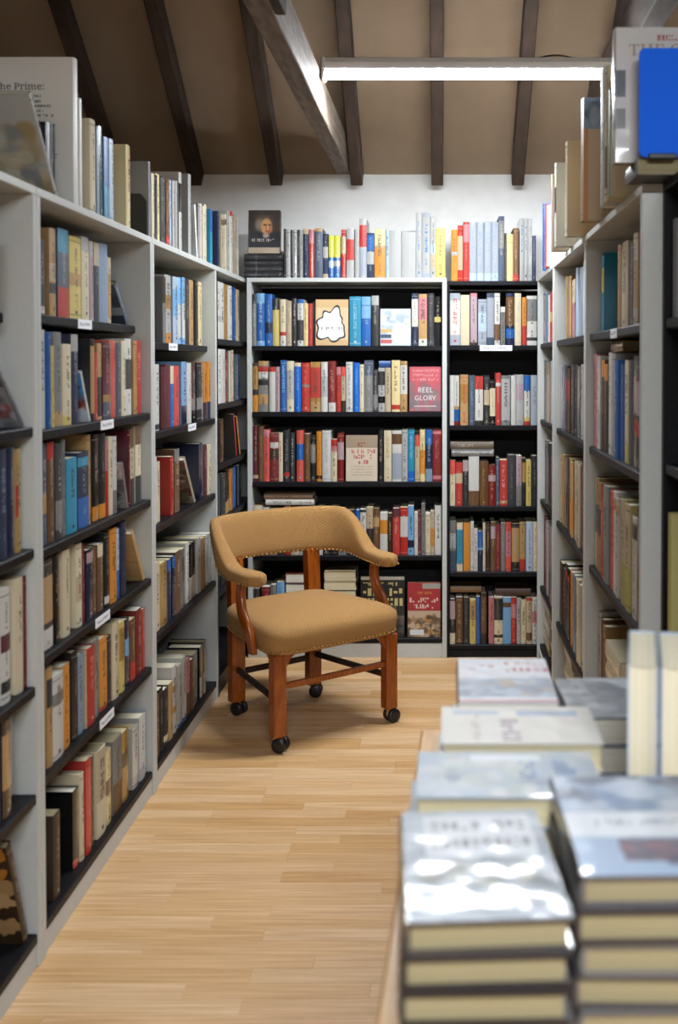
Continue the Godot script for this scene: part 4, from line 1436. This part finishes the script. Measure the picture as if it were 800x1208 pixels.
func build_special_books():
	paint_covers()
	var G := frame_of("G")
	var N := frame_of("N")
	var A := frame_of("A")
	var B := frame_of("B")
	var C := frame_of("C")
	var D := frame_of("D")
	var R := frame_of("R")
	var k := 4.935 / FOCAL
	var gx := func(px: float) -> float: return (px - 520.0) * k + 0.45
	var nx := func(px: float) -> float: return (px - 520.0) * k - 0.51
	# shown face out in the grey-edged case
	face_out(G, gx.call(391.3), 1.504, -0.015, 0.16, 0.222, 0.022, "c8a070", 0, 0.06, "cream book shown face out with a torn white shape on its cover")
	face_out(G, gx.call(466.3), 1.504, -0.03, 0.15, 0.178, 0.02, "cdd4dc", 1, 0.06, "pale collage book shown face out beside two blue books")
	lying(G, gx.call(463), 1.504, -0.12, 0.03, 0.1, 0.1, "8a6a44", {"has_title": false}, "small brown book half hidden behind the pale collage cover", "books on the highest shelf of the grey-edged back bookcase")
	face_out(G, gx.call(501.3), 1.187, -0.012, 0.155, 0.215, 0.025, "7a4a50", 2, 0.05, "red and grey book shown face out at the end of the second shelf")
	face_out(G, gx.call(426.2), 0.85, -0.012, 0.155, 0.222, 0.022, "a08c74", 3, 0.06, "tan book with red title shown face out on the third shelf")
	face_out(G, gx.call(450.5), 0.094, -0.012, 0.215, 0.29, 0.03, "1a1816", 4, 0.07, "large black book with gold title shown face out behind the armchair")
	face_out(G, gx.call(499.8), 0.094, -0.012, 0.163, 0.262, 0.028, "5a2a24", 5, 0.06, "red book with a battle picture shown face out on the lowest shelf")
	# piled on the lowest shelf behind the chair
	var y := 0.094
	for q in [["2a2a30", 0.05], ["3a4a60", 0.06], ["1c2844", 0.055], ["2e2e34", 0.05], ["303848", 0.048], ["7c2226", 0.05]]:
		lying_foot(G, Vector3(gx.call(349.5), y, -0.02), 0.0, q[1] - 0.001, 0.2, 0.118, q[0], {"hard": true, "paper": 2, "minor": y < 0.3}, "%s book lying in the left pile behind the armchair, %s" % [colour_word(q[0]), "topmost" if y > 0.34 else "just under the top"], "books piled on the lowest back shelf")
		y += q[1]
	y = 0.094
	for q in [["2a2a30", 0.06], ["7c2220", 0.055], ["1c2844", 0.06], ["22304a", 0.055], ["dccfb0", 0.045], ["c9bb96", 0.05]]:
		lying_foot(G, Vector3(gx.call(400.5), y, -0.02), 0.02, q[1] - 0.001, 0.22, 0.155, q[0], {"hard": true, "paper": 1, "minor": y < 0.26}, "%s book lying in the right pile behind the armchair, %s" % [colour_word(q[0]), "topmost" if y > 0.36 else "just under the top" if y > 0.31 else "third from the top"], "books piled on the lowest back shelf")
		y += q[1]
	# lying on top of the rows
	lying(G, gx.call(341), 0.494 + 0.2405, -0.03, 0.026, 0.235, 0.15, "d8d6ce", {}, "white book lying on the row behind the armchair's back, under a brown one", "books lying on the rows")
	lying(G, gx.call(339), 0.494 + 0.2668, -0.03, 0.03, 0.235, 0.15, "8a6e52", {}, "brown book lying on a white one above the armchair's back", "books lying on the rows")
	lying(G, gx.call(453.8), 1.187 + 0.2145, -0.03, 0.03, 0.056, 0.14, "1d4c8c", {"has_title": false}, "small blue book lying across a grey and a beige book", "books lying on the rows")
	lying(N, nx.call(558), 0.732 + 0.2385, -0.03, 0.034, 0.205, 0.15, "6e6c6c", {}, "grey book lying on the row of the black back bookcase", "books lying on the rows")
	lying(N, nx.call(557), 0.732 + 0.2732, -0.03, 0.036, 0.21, 0.15, "6b5e50", {}, "brown-grey book lying topmost on the row of the black back bookcase", "books lying on the rows")
	lying(N, nx.call(550), 0.062 + 0.2475, -0.03, 0.03, 0.15, 0.15, "7a5630", {"has_title": false}, "brown book lying on the lowest row of the black back bookcase, left", "books lying on the rows")
	lying(N, nx.call(606), 0.062 + 0.231, -0.03, 0.035, 0.17, 0.15, "4a3424", {"has_title": false}, "dark brown book lying on the lowest row of the black back bookcase, right", "books lying on the rows")
	# on top of the grey-edged case: a pile of dark books with a portrait book on it
	y = 1.83
	for q in 4:
		lying(G, -0.403 + 0.002 * (q % 2), y, -0.02 - 0.004 * (q % 3), 0.0285, 0.188, 0.135, ["1d1d20", "242428", "19191c", "222226"][q], {"bands": [[30, 34, Color("55565c")]], "title": Color("6a6c74")}, "dark book lying in the pile under the portrait book, %s from the bottom" % ORDINALS[q], "dark books piled on the back bookcase")
		y += 0.029
	face_out(G, -0.405, y, -0.045, 0.158, 0.212, 0.03, "2c241f", 6, 0.1, "book with a painted portrait of a man on its cover, standing on a pile")
	# the tall white book and its neighbours on top of the left row
	var L := frame_of("Ltop")
	book(L * Transform3D(Basis(), Vector3(-0.293, 1.83, -0.012)), 0.035, 0.385, 0.285, Color("dad8d0"), {"art": 7, "art_sides": [-1], "has_title": false, "hard": true, "finish": "jacket"}, "very tall white book with black printed text on top of the left row", "books on top of left bookcases")
	book(L * Transform3D(Basis(), Vector3(-0.26, 1.83, -0.012)), 0.02, 0.29, 0.22, Color("e4e2dc"), {"has_title": false, "finish": "jacket"}, "slim white book directly behind the very tall white book", "books on top of left bookcases")
	for q in 2:
		book(L * Transform3D(Basis(), Vector3(-0.372 + q * 0.031, 1.83, -0.055)), 0.03, 0.2, 0.15, Color(["141417", "1a1a1e"][q]), {"has_title": false, "finish": "jacket"}, ["black book behind the leaning clear-jacketed book on the left row", "black book touching the very tall white book"][q], "books on top of left bookcases")
	leaning(L, -0.425, 1.83, -0.015, 0.02, 0.27, 0.19, 0.66, "b4b4ac", 10, "clear-jacketed grey book leaning over at the left edge on top of the row", {"finish": "plastic"})
	leaning(L, 1.045, 1.83, -0.012, 0.02, 0.21, 0.16, 0.18, "eceeee", 29, "white book leaning on the top of the third left bookcase")
	# a black bookend with a grey book behind it
	var be = thing("bookend", L * Vector3(0.372, 1.83, -0.02), PI / 2, "black metal bookend on top of the left bookcases", "bookend")
	var plate := PackedVector2Array()
	for p in [[0.0, 0.0], [0.0, 0.12], [-0.02, 0.145], [-0.085, 0.145], [-0.1, 0.12], [-0.1, 0.0]]:
		plate.append(Vector2(p[0], p[1]))
	put("upright", extrude_x(plate, -0.001, 0.001), M.metal_black, be)
	var foot = put("foot", box(Vector3(0.07, 0.0016, 0.1), 0.0), M.metal_black, be)
	foot.position = Vector3(-0.036, 0.0008, -0.05)
	book(L * Transform3D(Basis(), Vector3(0.3868, 1.83, -0.012)), 0.023, 0.25, 0.17, Color("8e9096"), {"has_title": false, "finish": "plastic"}, "grey book standing behind the black bookend", "books on top of left bookcases")
	# leaning on the left shelves
	leaning(A, 0.428, 1.27, -0.014, 0.02, 0.19, 0.14, 0.78, "6a6c74", 18, "grey book leaning low at the left edge, fifth shelf up")
	leaning(A, 0.423, 0.08, -0.014, 0.025, 0.28, 0.2, 0.33, "3a2a1c", 19, "book with a stone pattern leaning at the left edge, lowest shelf")
	leaning(B, 0.413, 1.54, -0.06, 0.022, 0.17, 0.13, 0.8, "55606e", 27, "dark grey book leaning at the far end of the highest left shelf")
	leaning(B, -0.082, 1.258, -0.014, 0.014, 0.15, 0.12, 0.46, "e4e8ee", 11, "small blue-covered book leaning in a gap of the second left bookcase")
	leaning(B, 0.251, 0.975, -0.014, 0.016, 0.15, 0.13, 0.36, "8a8684", 16, "grey picture book leaning against a cream spine in the second left bookcase")
	leaning(B, 0.418, 0.717, -0.014, 0.02, 0.21, 0.15, 0.62, "cfa871", 13, "tan wood-coloured book leaning at the shelf's far end")
	leaning(C, 0.148, 0.875, -0.014, 0.022, 0.24, 0.17, 0.72, "b8a890", 17, "grey-tan picture book leaning in the third left bookcase")
	leaning(D, 0.038, 0.985, -0.014, 0.016, 0.21, 0.14, 0.32, "2a2420", -1, "thin red-spined book leaning in the far left bookcase", {"bands": [[0, 100, Color("b8322a")]]})
	leaning(D, 0.118, 0.985, -0.014, 0.016, 0.2, 0.14, 0.4, "2a2420", -1, "thin orange-spined book leaning in the far left bookcase", {"bands": [[0, 100, Color("d58a2e")]]})
	# right row: lying books
	lying(R, -0.17, 1.155 + 0.2965, -0.05, 0.03, 0.2, 0.16, "d99a38", {"has_title": false}, "orange book lying on the row of the nearest right bookcase", "books lying on the rows")
	for q in 4:
		lying(R, -0.1 - 0.01 * (q % 2), 0.36 + q * 0.058, -0.03, 0.0575, 0.24, 0.17, ["d8cfb4", "e4e2dc", "c9bb96", "dccfb0"][q], {"has_title": q == 1, "paper": 0}, "%s book piled flat in the nearest right bookcase, %s from the bottom" % [["cream", "white", "beige", "cream"][q], ORDINALS[q]], "books piled in the right bookcase")
	for q in 3:
		book(R * Transform3D(Basis(), Vector3(-0.32 - q * 0.045, 0.36, -0.04)), 0.044, 0.25 + 0.01 * q, 0.17, Color(["9a7a48", "6a4a2e", "b8b4ac"][q]), {}, "%s book standing beside the flat pile in the nearest right bookcase" % ["tan", "brown", "light grey"][q], "books on the low shelf of the nearest right bookcase")
	for c in ["S", "U"]:
		for q in 5:
			lying(frame_of(c), [-0.2, -0.12, -0.2, -0.15, -0.2][q], 0.08 + q * 0.045, -0.03, 0.0445, 0.22, 0.16, ["c9bb96", "8a6a44", "dccfb0", "b0a890", "e4e2dc"][q], {"has_title": false, "minor": true}, "%s book lying on the lowest shelf of the %s, %s from the bottom" % [["beige", "brown", "cream", "grey-beige", "white"][q], CASE_SHORT[c], ORDINALS[q]], "books piled in the right row")
		for q in 3:
			lying(frame_of(c), 0.15 - 0.02 * q, 0.08 + q * 0.05, -0.03, 0.0495, 0.24, 0.16, ["b8925e", "d8d4c8", "6a4a2e"][q], {"has_title": false, "minor": true}, "%s book in the nearer pile on the lowest shelf of the %s" % [["tan", "white", "brown"][q], CASE_SHORT[c]], "books piled in the right row")
	# at the near end of the right row: a white book with a blue sign before it
	var Q := frame_of("Rtop")
	lying(Q, 1.28, 1.83, 0.035, 0.035, 0.13, 0.16, "3a2c24", {"has_title": false, "hard": false, "paper": 3}, "dark brown book lying under the white book at the right edge", "books on top of right bookcases")
	book(Q * Transform3D(Basis(), Vector3(1.275, 1.8655, 0.075)), 0.045, 0.3, 0.235, Color("e6e6e2"), {"art": 8, "art_sides": [1], "finish": "plastic", "has_title": false, "hard": true, "bands": [[30, 50, Color("5a6470")], [60, 75, Color("8a8c90")]]}, "large white book with red and brown title behind the blue sign", "books on top of right bookcases")
	var sg = thing("blue_sign", Vector3(0.43, 1.8655, -2.24), 0.0, "bright blue rounded card standing before the large white book", "sign")
	var card := start()
	var w := 0.21
	var hh := 0.235
	var ring := []
	var rr := 0.014
	for cn in [[w - rr, hh - rr, 0.0], [rr, hh - rr, PI / 2], [rr, rr, PI], [w - rr, rr, PI * 1.5]]:
		for s in 5:
			var a: float = cn[2] + PI / 2 * s / 4.0
			ring.append(Vector3(cn[0] + rr * cos(a), cn[1] + rr * sin(a), 0.003))
	var uv := cover_uv(26)
	for s in range(1, ring.size() - 1):
		for p in [ring[0], ring[s + 1], ring[s]]:
			card.set_normal(Vector3.BACK)
			card.set_uv(uv.position + Vector2(p.x / w, 1.0 - p.y / hh) * uv.size)
			card.add_vertex(p)
	for s in ring.size():
		var a: Vector3 = ring[s]
		var b: Vector3 = ring[(s + 1) % ring.size()]
		face_uv(card, [a, b, b - Vector3(0, 0, 0.003), a - Vector3(0, 0, 0.003)], (a + b) / 2 - Vector3(w / 2, hh / 2, 0), uv.position + uv.size * 0.1)
	var rear := ring.map(func(p): return p - Vector3(0, 0, 0.003))
	face_uv(card, rear, Vector3.FORWARD, uv.position + uv.size * 0.1)
	put("card", card.commit(), M.sign, sg)
	var clip = put("stand", box(Vector3(0.06, 0.012, 0.03), 0.002), M.metal_black, sg)
	clip.position = Vector3(0.05, 0.0, 0.0)
	# in the dark case at the right edge: a yellow book
	var V := frame_of("V")
	book(V * Transform3D(Basis(), Vector3(-0.41, 0.78, -0.004)), 0.03, 0.3, 0.22, Color("cfc57e"), {"has_title": false, "finish": "cloth"}, "pale yellow book in the dark bookcase at the right edge", "books in the dark right bookcase")
	book(V * Transform3D(Basis(), Vector3(-0.41, 1.52, -0.012)), 0.03, 0.22, 0.18, Color("8a8c90"), {"has_title": false, "finish": "cloth"}, "grey book high in the dark bookcase at the right edge", "books in the dark right bookcase")

# ---------------------------------------------------------------- the armchair
func rounded(cx: float, cy: float, hw: float, hh: float, power: float, n: int) -> Array:
	var out := []
	for k in n:
		var a := TAU * k / n
		var c := cos(a)
		var s := sin(a)
		out.append(Vector2(cx + hw * signf(c) * pow(absf(c), power), cy + hh * signf(s) * pow(absf(s), power)))
	return out

func curve(pts: Array, n: int) -> Array:
	# points of a smooth curve through pts
	var c := Curve3D.new()
	for k in pts.size():
		var tan_: Vector3 = (pts[mini(k + 1, pts.size() - 1)] - pts[maxi(k - 1, 0)]) / 6.0
		c.add_point(pts[k], -tan_, tan_)
	var out := []
	for k in n:
		out.append(c.sample_baked(c.get_baked_length() * k / (n - 1.0), true))
	return out

func build_chair():
	var t = thing("armchair", Vector3(-0.5375, 0, -4.05), deg_to_rad(38.5), "wooden armchair on casters with tan woven upholstery and rounded back", "chair")
	var seat_low := 0.355
	# seat: a padded block, wider in front, domed on top
	var rings := []
	var outline := func(grow: float) -> Array:
		var out := []
		for k in 48:
			var a := TAU * k / 48
			var c := cos(a)
			var s := sin(a)
			var x := signf(c) * pow(absf(c), 0.32)
			var z := signf(s) * pow(absf(s), 0.32)
			var wide := lerpf(0.235, 0.3, (z + 1) / 2)
			out.append(Vector2(x * (wide + grow), 0.005 + z * (0.262 + grow)))
		return out
	var levels := [[seat_low, -0.012], [seat_low + 0.004, -0.004], [seat_low + 0.02, 0.0], [seat_low + 0.06, 0.008], [seat_low + 0.085, 0.004], [seat_low + 0.1, -0.012], [seat_low + 0.11, -0.035]]
	for l in levels:
		var ring := []
		for p in outline.call(l[1]):
			ring.append(Vector3(p.x, l[0], p.y))
		rings.append(ring)
	for k in range(1, 6):
		var f := 1.0 - k / 5.5
		var ring := []
		for p in outline.call(-0.035):
			ring.append(Vector3(p.x * f, seat_low + 0.11 + 0.032 * (1.0 - f * f), p.y * f))
		rings.append(ring)
	for r in rings:
		r.reverse()
	put("seat", loft(rings), M.fabric, t)
	# nailheads along the seat's lower edge
	var nails := start()
	var ball := SphereMesh.new()
	ball.radius = 0.0045
	ball.height = 0.006
	ball.radial_segments = 8
	ball.rings = 4
	var o48: Array = outline.call(0.001)
	for k in 48:
		var a: Vector2 = o48[k]
		var b: Vector2 = o48[(k + 1) % 48]
		var n := maxi(1, int(a.distance_to(b) / 0.016))
		for q in n:
			var p := a.lerp(b, q / float(n))
			nails.append_from(ball, 0, Transform3D(Basis(), Vector3(p.x, seat_low + 0.014, p.y)))
	put("seat_nailheads", nails.commit(), M.brass, t)
	# legs
	var feet := [Vector3(-0.25, 0, 0.221), Vector3(0.25, 0, 0.221), Vector3(-0.18, 0, -0.237), Vector3(0.18, 0, -0.237)]
	for k in 4:
		var f: Vector3 = feet[k]
		var front := k < 2
		var leg := start()
		if front:
			st_box(leg, Vector3(0.052, 0.302, 0.052), 0.006, Transform3D(Basis(), Vector3(f.x, 0.055 + 0.151, f.z)))
			# a curved bracket on the two inner sides
			for s in [0, 1]:
				var dir := Vector3(-signf(f.x), 0, 0) if s == 0 else Vector3(0, 0, -1)
				var across := Vector3(0, 0, 1) if s == 0 else Vector3(1, 0, 0)
				for q in 6:
					var u0 := q / 6.0
					var u1 := (q + 1) / 6.0
					var len_ := 0.052
					var base := f + dir * 0.026
					var p0 := base + dir * len_ * u0
					var p1 := base + dir * len_ * u1
					var y0 := 0.352 - 0.055 * pow(1.0 - u0, 2.0)
					var y1 := 0.352 - 0.055 * pow(1.0 - u1, 2.0)
					for side in [-1.0, 1.0]:
						var off: Vector3 = across * 0.012 * side
						face(leg, Transform3D.IDENTITY, [p0 + off + Vector3(0, y0, 0), p1 + off + Vector3(0, y1, 0), p1 + off + Vector3(0, 0.354, 0), p0 + off + Vector3(0, 0.354, 0)], across * side)
					face(leg, Transform3D.IDENTITY, [p0 + across * 0.012 + Vector3(0, y0, 0), p1 + across * 0.012 + Vector3(0, y1, 0), p1 - across * 0.012 + Vector3(0, y1, 0), p0 - across * 0.012 + Vector3(0, y0, 0)], Vector3(0, -1, 0) + dir)
		else:
			# the rear leg runs up past the seat to the back rail, raked
			var rake := Vector3(0, 0, -0.016)
			var x := f.x
			for seg in [[0.055, 0.37, 0.0, 0.0], [0.37, 0.64, 0.0, 1.0]]:
				var c0: Vector3 = Vector3(x, seg[0], f.z) + rake * seg[2]
				var c1: Vector3 = Vector3(x, seg[1], f.z) + rake * seg[3]
				var hx := 0.029
				var hz := 0.02
				var cs := []
				for c in [c0, c1]:
					cs.append([c + Vector3(-hx, 0, -hz), c + Vector3(hx, 0, -hz), c + Vector3(hx, 0, hz), c + Vector3(-hx, 0, hz)])
				for q in 4:
					var outd: Vector3 = (cs[0][q] + cs[0][(q + 1) % 4]) / 2 - c0
					face(leg, Transform3D.IDENTITY, [cs[0][q], cs[0][(q + 1) % 4], cs[1][(q + 1) % 4], cs[1][q]], outd)
				face(leg, Transform3D.IDENTITY, cs[0].duplicate(), Vector3.DOWN)
		var lg = put("leg", leg.commit(), M.chair_wood, t)
		# caster: brass fork and stem, two black wheels
		var yaw: float = [0.6, 1.5, 0.4, 0.9][k]
		var fork := start()
		var fx := Transform3D(Basis(Vector3.UP, yaw), f)
		st_box(fork, Vector3(0.03, 0.012, 0.03), 0.003, fx * Transform3D(Basis(), Vector3(0, 0.052, 0)))
		st_box(fork, Vector3(0.012, 0.03, 0.034), 0.004, fx * Transform3D(Basis(), Vector3(0, 0.036, 0.006)))
		var cst = put("caster", fork.commit(), M.brass, lg)
		for s in [-1.0, 1.0]:
			var prof := [[-0.01, 0.004], [-0.01, 0.022], [-0.006, 0.027], [0.005, 0.0275], [0.009, 0.02], [0.01, 0.006]]
			var wr := []
			for p in prof:
				var ring := []
				for q in 18:
					var a := TAU * q / 18
					ring.append(fx * Vector3(s * 0.0175 + s * p[0], 0.0277 + p[1] * sin(a), 0.012 + p[1] * cos(a)))
				if s > 0:
					ring.reverse()
				wr.append(ring)
			put("wheel", loft(wr, false), M.caster, lg)
	# stretchers
	var rails := [[feet[0], feet[1], 0.235, M.chair_wood], [feet[0], feet[2], 0.185, M.dark_wood], [feet[1], feet[3], 0.185, M.dark_wood], [feet[2], feet[3], 0.17, M.dark_wood]]
	for r in rails:
		var a: Vector3 = r[0] + Vector3(0, r[2], 0)
		var b: Vector3 = r[1] + Vector3(0, r[2], 0)
		var d := (b - a).normalized()
		var sz := Vector3(a.distance_to(b) - 0.04, 0.022, 0.018)
		var st := start()
		var bas := Basis(d, Vector3.UP, d.cross(Vector3.UP))
		st_box(st, sz, 0.003, Transform3D(bas, (a + b) / 2))
		put("stretcher", st.commit(), r[3], t)
	# the horseshoe of the back and arms: one upholstered roll that rises behind
	var plan := [Vector3(0.292, 0, 0.185), Vector3(0.305, 0, 0.1), Vector3(0.31, 0, -0.02), Vector3(0.292, 0, -0.13), Vector3(0.235, 0, -0.222), Vector3(0.12, 0, -0.27), Vector3(0, 0, -0.28), Vector3(-0.12, 0, -0.27), Vector3(-0.235, 0, -0.222), Vector3(-0.292, 0, -0.13), Vector3(-0.31, 0, -0.02), Vector3(-0.305, 0, 0.1), Vector3(-0.292, 0, 0.185)]
	var path := curve(plan, 64)
	var rr := []
	for k in path.size():
		var p: Vector3 = path[k]
		var dir: Vector3 = (path[mini(k + 1, 63)] - path[maxi(k - 1, 0)]).normalized()
		var outw := Vector3(-dir.z, 0, dir.x)
		if outw.dot(Vector3(p.x, 0, p.z + 0.05)) < 0:
			outw = -outw
		# rise: 0 on the arms, 1 at the back
		var rise := smoothstep(0.03, -0.19, p.z)
		var top := lerpf(0.652, 0.808, rise)
		var low := lerpf(0.6, 0.622, rise)
		var half := lerpf(0.034, 0.026, rise)
		var endk := minf(k, 63 - k) / 3.0
		var close := sqrt(clampf(1.0 - pow(1.0 - clampf(endk, 0.0, 1.0), 2.0), 0.03, 1.0))
		# the arm pads are broadest near their ends
		half += 0.01 * (1.0 - rise) * smoothstep(0.0, 0.14, p.z)
		var lean := outw * 0.03 * rise
		var ring := []
		for q in rounded(0, 0, half * close, (top - low) / 2 * (0.55 + 0.45 * close), 0.62, 20):
			var v: float = (q.y / maxf((top - low) / 2, 0.001) + 1) / 2
			ring.append(Vector3(p.x, (top + low) / 2 + q.y, p.z) + outw * q.x + lean * v)
		rr.append(ring)
	put("back_and_arm_roll", loft(rr), M.fabric, t)
	var bn := start()
	for k in range(2, 62):
		for side in [-1.0, 1.0]:
			var p: Vector3 = path[k]
			var dir: Vector3 = (path[mini(k + 1, 63)] - path[maxi(k - 1, 0)]).normalized()
			var outw := Vector3(-dir.z, 0, dir.x)
			var rise := smoothstep(0.03, -0.19, p.z)
			var low := lerpf(0.6, 0.622, rise)
			var half := lerpf(0.034, 0.026, rise) + 0.01 * (1.0 - rise) * smoothstep(0.0, 0.14, p.z)
			bn.append_from(ball, 0, Transform3D(Basis(), Vector3(p.x, low + 0.009, p.z) + outw * side * (half - 0.001)))
	put("back_nailheads", bn.commit(), M.brass, t)
	# arm posts: flat bars that sweep from the arm down to the side of the seat
	for s in [-1.0, 1.0]:
		var line := curve([Vector3(s * 0.302, 0.612, 0.05), Vector3(s * 0.304, 0.55, 0.04), Vector3(s * 0.308, 0.49, 0.06), Vector3(s * 0.309, 0.44, 0.1), Vector3(s * 0.303, 0.39, 0.118), Vector3(s * 0.297, 0.345, 0.12)], 22)
		var lr := []
		for k in line.size():
			var p: Vector3 = line[k]
			var dir: Vector3 = (line[mini(k + 1, 21)] - line[maxi(k - 1, 0)]).normalized()
			var u := Vector3(1, 0, 0)
			var v := dir.cross(u).normalized()
			var ring := []
			var wide := lerpf(0.02, 0.026, sin(PI * k / 21.0))
			for q in rounded(0, 0, 0.0125, wide, 0.5, 16):
				ring.append(p + u * q.x + v * q.y)
			lr.append(ring)
		put("arm_post", loft(lr), M.chair_wood, t)

# ---------------------------------------------------------------- the table in front
func jacket_of(art: int, top: bool, paper: int) -> Dictionary:
	var o := {"hard": true, "paper": paper, "finish": "plastic" if top else "jacket", "has_title": false, "board": 0.0042}
	if top:
		o.art = art
	return o

func build_table():
	var t = thing("table", Vector3(0.17, 0, -1.24), deg_to_rad(-2.1), "light wooden table covered with piles of plastic-jacketed books", "table")
	var top = put("table_top", box(Vector3(0.46, 0.03, 1.3), 0.004), M.table, t)
	top.position = Vector3(0, TABLE - 0.015, 0)
	for sx in [-1, 1]:
		var ap = put("apron", box(Vector3(0.02, 0.08, 1.14), 0.002), M.table, t)
		ap.position = Vector3(sx * 0.19, TABLE - 0.07, 0)
		for sz in [-1, 1]:
			var l = put("leg", box(Vector3(0.05, TABLE - 0.03, 0.05), 0.004), M.table, t)
			l.position = Vector3(sx * 0.19, (TABLE - 0.03) / 2, sz * 0.6)
	var id := Transform3D.IDENTITY
	var g := "plastic-jacketed books piled on the table"
	# front left pile
	var y := TABLE
	var th := [0.033, 0.031, 0.033, 0.032, 0.032]
	var who := ["lowest", "second lowest", "middle", "second highest", "topmost"]
	for k in 5:
		var last := k == 4
		lying_foot(id, Vector3([0.04, 0.046, 0.04, 0.042, 0.045][k], y, [-0.94, -0.945, -0.94, -0.943, -0.946][k]), deg_to_rad([1.0, 2.0, 1.5, 2.5, 3.5][k]), th[k] - 0.0006, 0.236, 0.16, ["26242a", "2c2a2c", "242226", "2a282c", "3a3c42"][k], jacket_of(20, last, 3), "%s book of the front left pile on the table%s" % [who[k], ", silvery jacket with two title lines" if last else ", dark cover and cream pages"], g)
		y += th[k]
	# front right pile
	y = TABLE
	th = [0.034, 0.034, 0.034, 0.035, 0.032]
	for k in 5:
		var last := k == 4
		lying_foot(id, Vector3([0.222, 0.218, 0.224, 0.219, 0.224][k], y, [-1.01, -1.012, -1.01, -1.008, -1.014][k]), deg_to_rad([0.5, -1.0, 0.6, 1.0, 1.2][k]), th[k] - 0.0006, 0.25, 0.172, ["6a6a6c", "4c4a4c", "707072", "3a3436", "5a5a62"][k], jacket_of(21, last, 3), "%s book of the front right pile on the table%s" % [who[k], ", blue and white plastic jacket" if last else ", thick cream page edges"], g)
		y += th[k]
	# behind them, lying crossways
	var b := func(x: float, z: float, yy: float, thick: float, wide: float, deep: float, hex: String, art: int, label: String, yaw := 0.0):
		# fore edge to the viewer
		var bs := Basis(Vector3.UP, yaw) * Basis(Vector3.UP, Vector3.RIGHT, Vector3.FORWARD)
		return book(Transform3D(bs, Vector3(x - wide / 2, yy + thick / 2, z - deep)), thick, wide, deep, Color(hex), {"hard": true, "paper": 1, "finish": "plastic", "art": art, "has_title": false}, label, g)
	y = TABLE
	for k in 4:
		b.call([0.075, 0.07, 0.076, 0.085][k], -1.225, y, 0.039, 0.23, 0.15, ["9aa6b6", "8fa6c4", "a8b4c4", "b8c2cc"][k], 22, "%s book lying crossways behind the front left pile%s" % [who[k] if k < 3 else "topmost", ", pale blue-grey jacket" if k == 3 else ", only its edge showing"], [0.02, -0.03, 0.01, 0.0][k])
		y += 0.0396
	y = TABLE
	for k in 4:
		b.call([0.105, 0.112, 0.108, 0.112][k], -1.39, y, 0.04, 0.222, 0.155, ["d4cec2", "c8ccd2", "d8d4ca", "e6e0d4"][k], 23, "%s book of the third pile on the table%s" % [who[k] if k < 3 else "topmost", ", cream-white jacket" if k == 3 else ", mostly hidden"], [0.0, 0.02, -0.01, 0.0][k])
		y += 0.0406
	y = TABLE
	for k in 4:
		lying_foot(id, Vector3(0.103, y, -1.565), deg_to_rad([0, 2, -1, -0.5][k]), 0.0396, 0.235, 0.157, ["b8bcc4", "a03a40", "c8ccd0", "e8eaee"][k], {"hard": true, "paper": 2, "finish": "plastic", "art": 24, "has_title": false}, "%s book of the farthest pile on the table%s" % [who[k] if k < 3 else "topmost", ", white jacket with red letters" if k == 3 else ", mostly hidden"], g)
		y += 0.0402
	y = TABLE
	for k in 3:
		lying_foot(id, Vector3(0.275, y, -1.575), deg_to_rad(3.0 * k - 4), 0.044, 0.2, 0.15, ["6a6e76", "9a9ea6", "8e939a"][k], {"hard": true, "paper": 2, "finish": "plastic", "art": 25, "has_title": false}, "%s book of the grey pile beside the farthest pile" % [who[0], "middle", "topmost"][k if k != 1 else 1] if false else "%s book of the grey pile beside the white-jacketed pile" % ["lowest", "middle", "topmost"][k], g)
		y += 0.0446
	# two books standing upright, fore edges to the viewer
	lying_foot(id, Vector3(0.285, TABLE, -1.3), 0.0, 0.036, 0.2, 0.15, "c9ccd0", {"hard": true, "finish": "plastic", "has_title": false}, "grey book lying under the two upright books", g)
	for k in 2:
		var xf := Transform3D(Basis(Vector3.UP, PI - 0.19), Vector3(0.293 + 0.041 * k, TABLE + 0.0372, -1.482 + 0.008 * k))
		book(xf, 0.038, 0.256, 0.18, Color(["c9d6e4", "b8cbe0"][k]), {"hard": true, "paper": 0, "finish": "plastic", "has_title": false}, ["left of two upright books on the table showing cream page edges", "right of two upright books on the table showing cream page edges"][k], "upright books on the table")
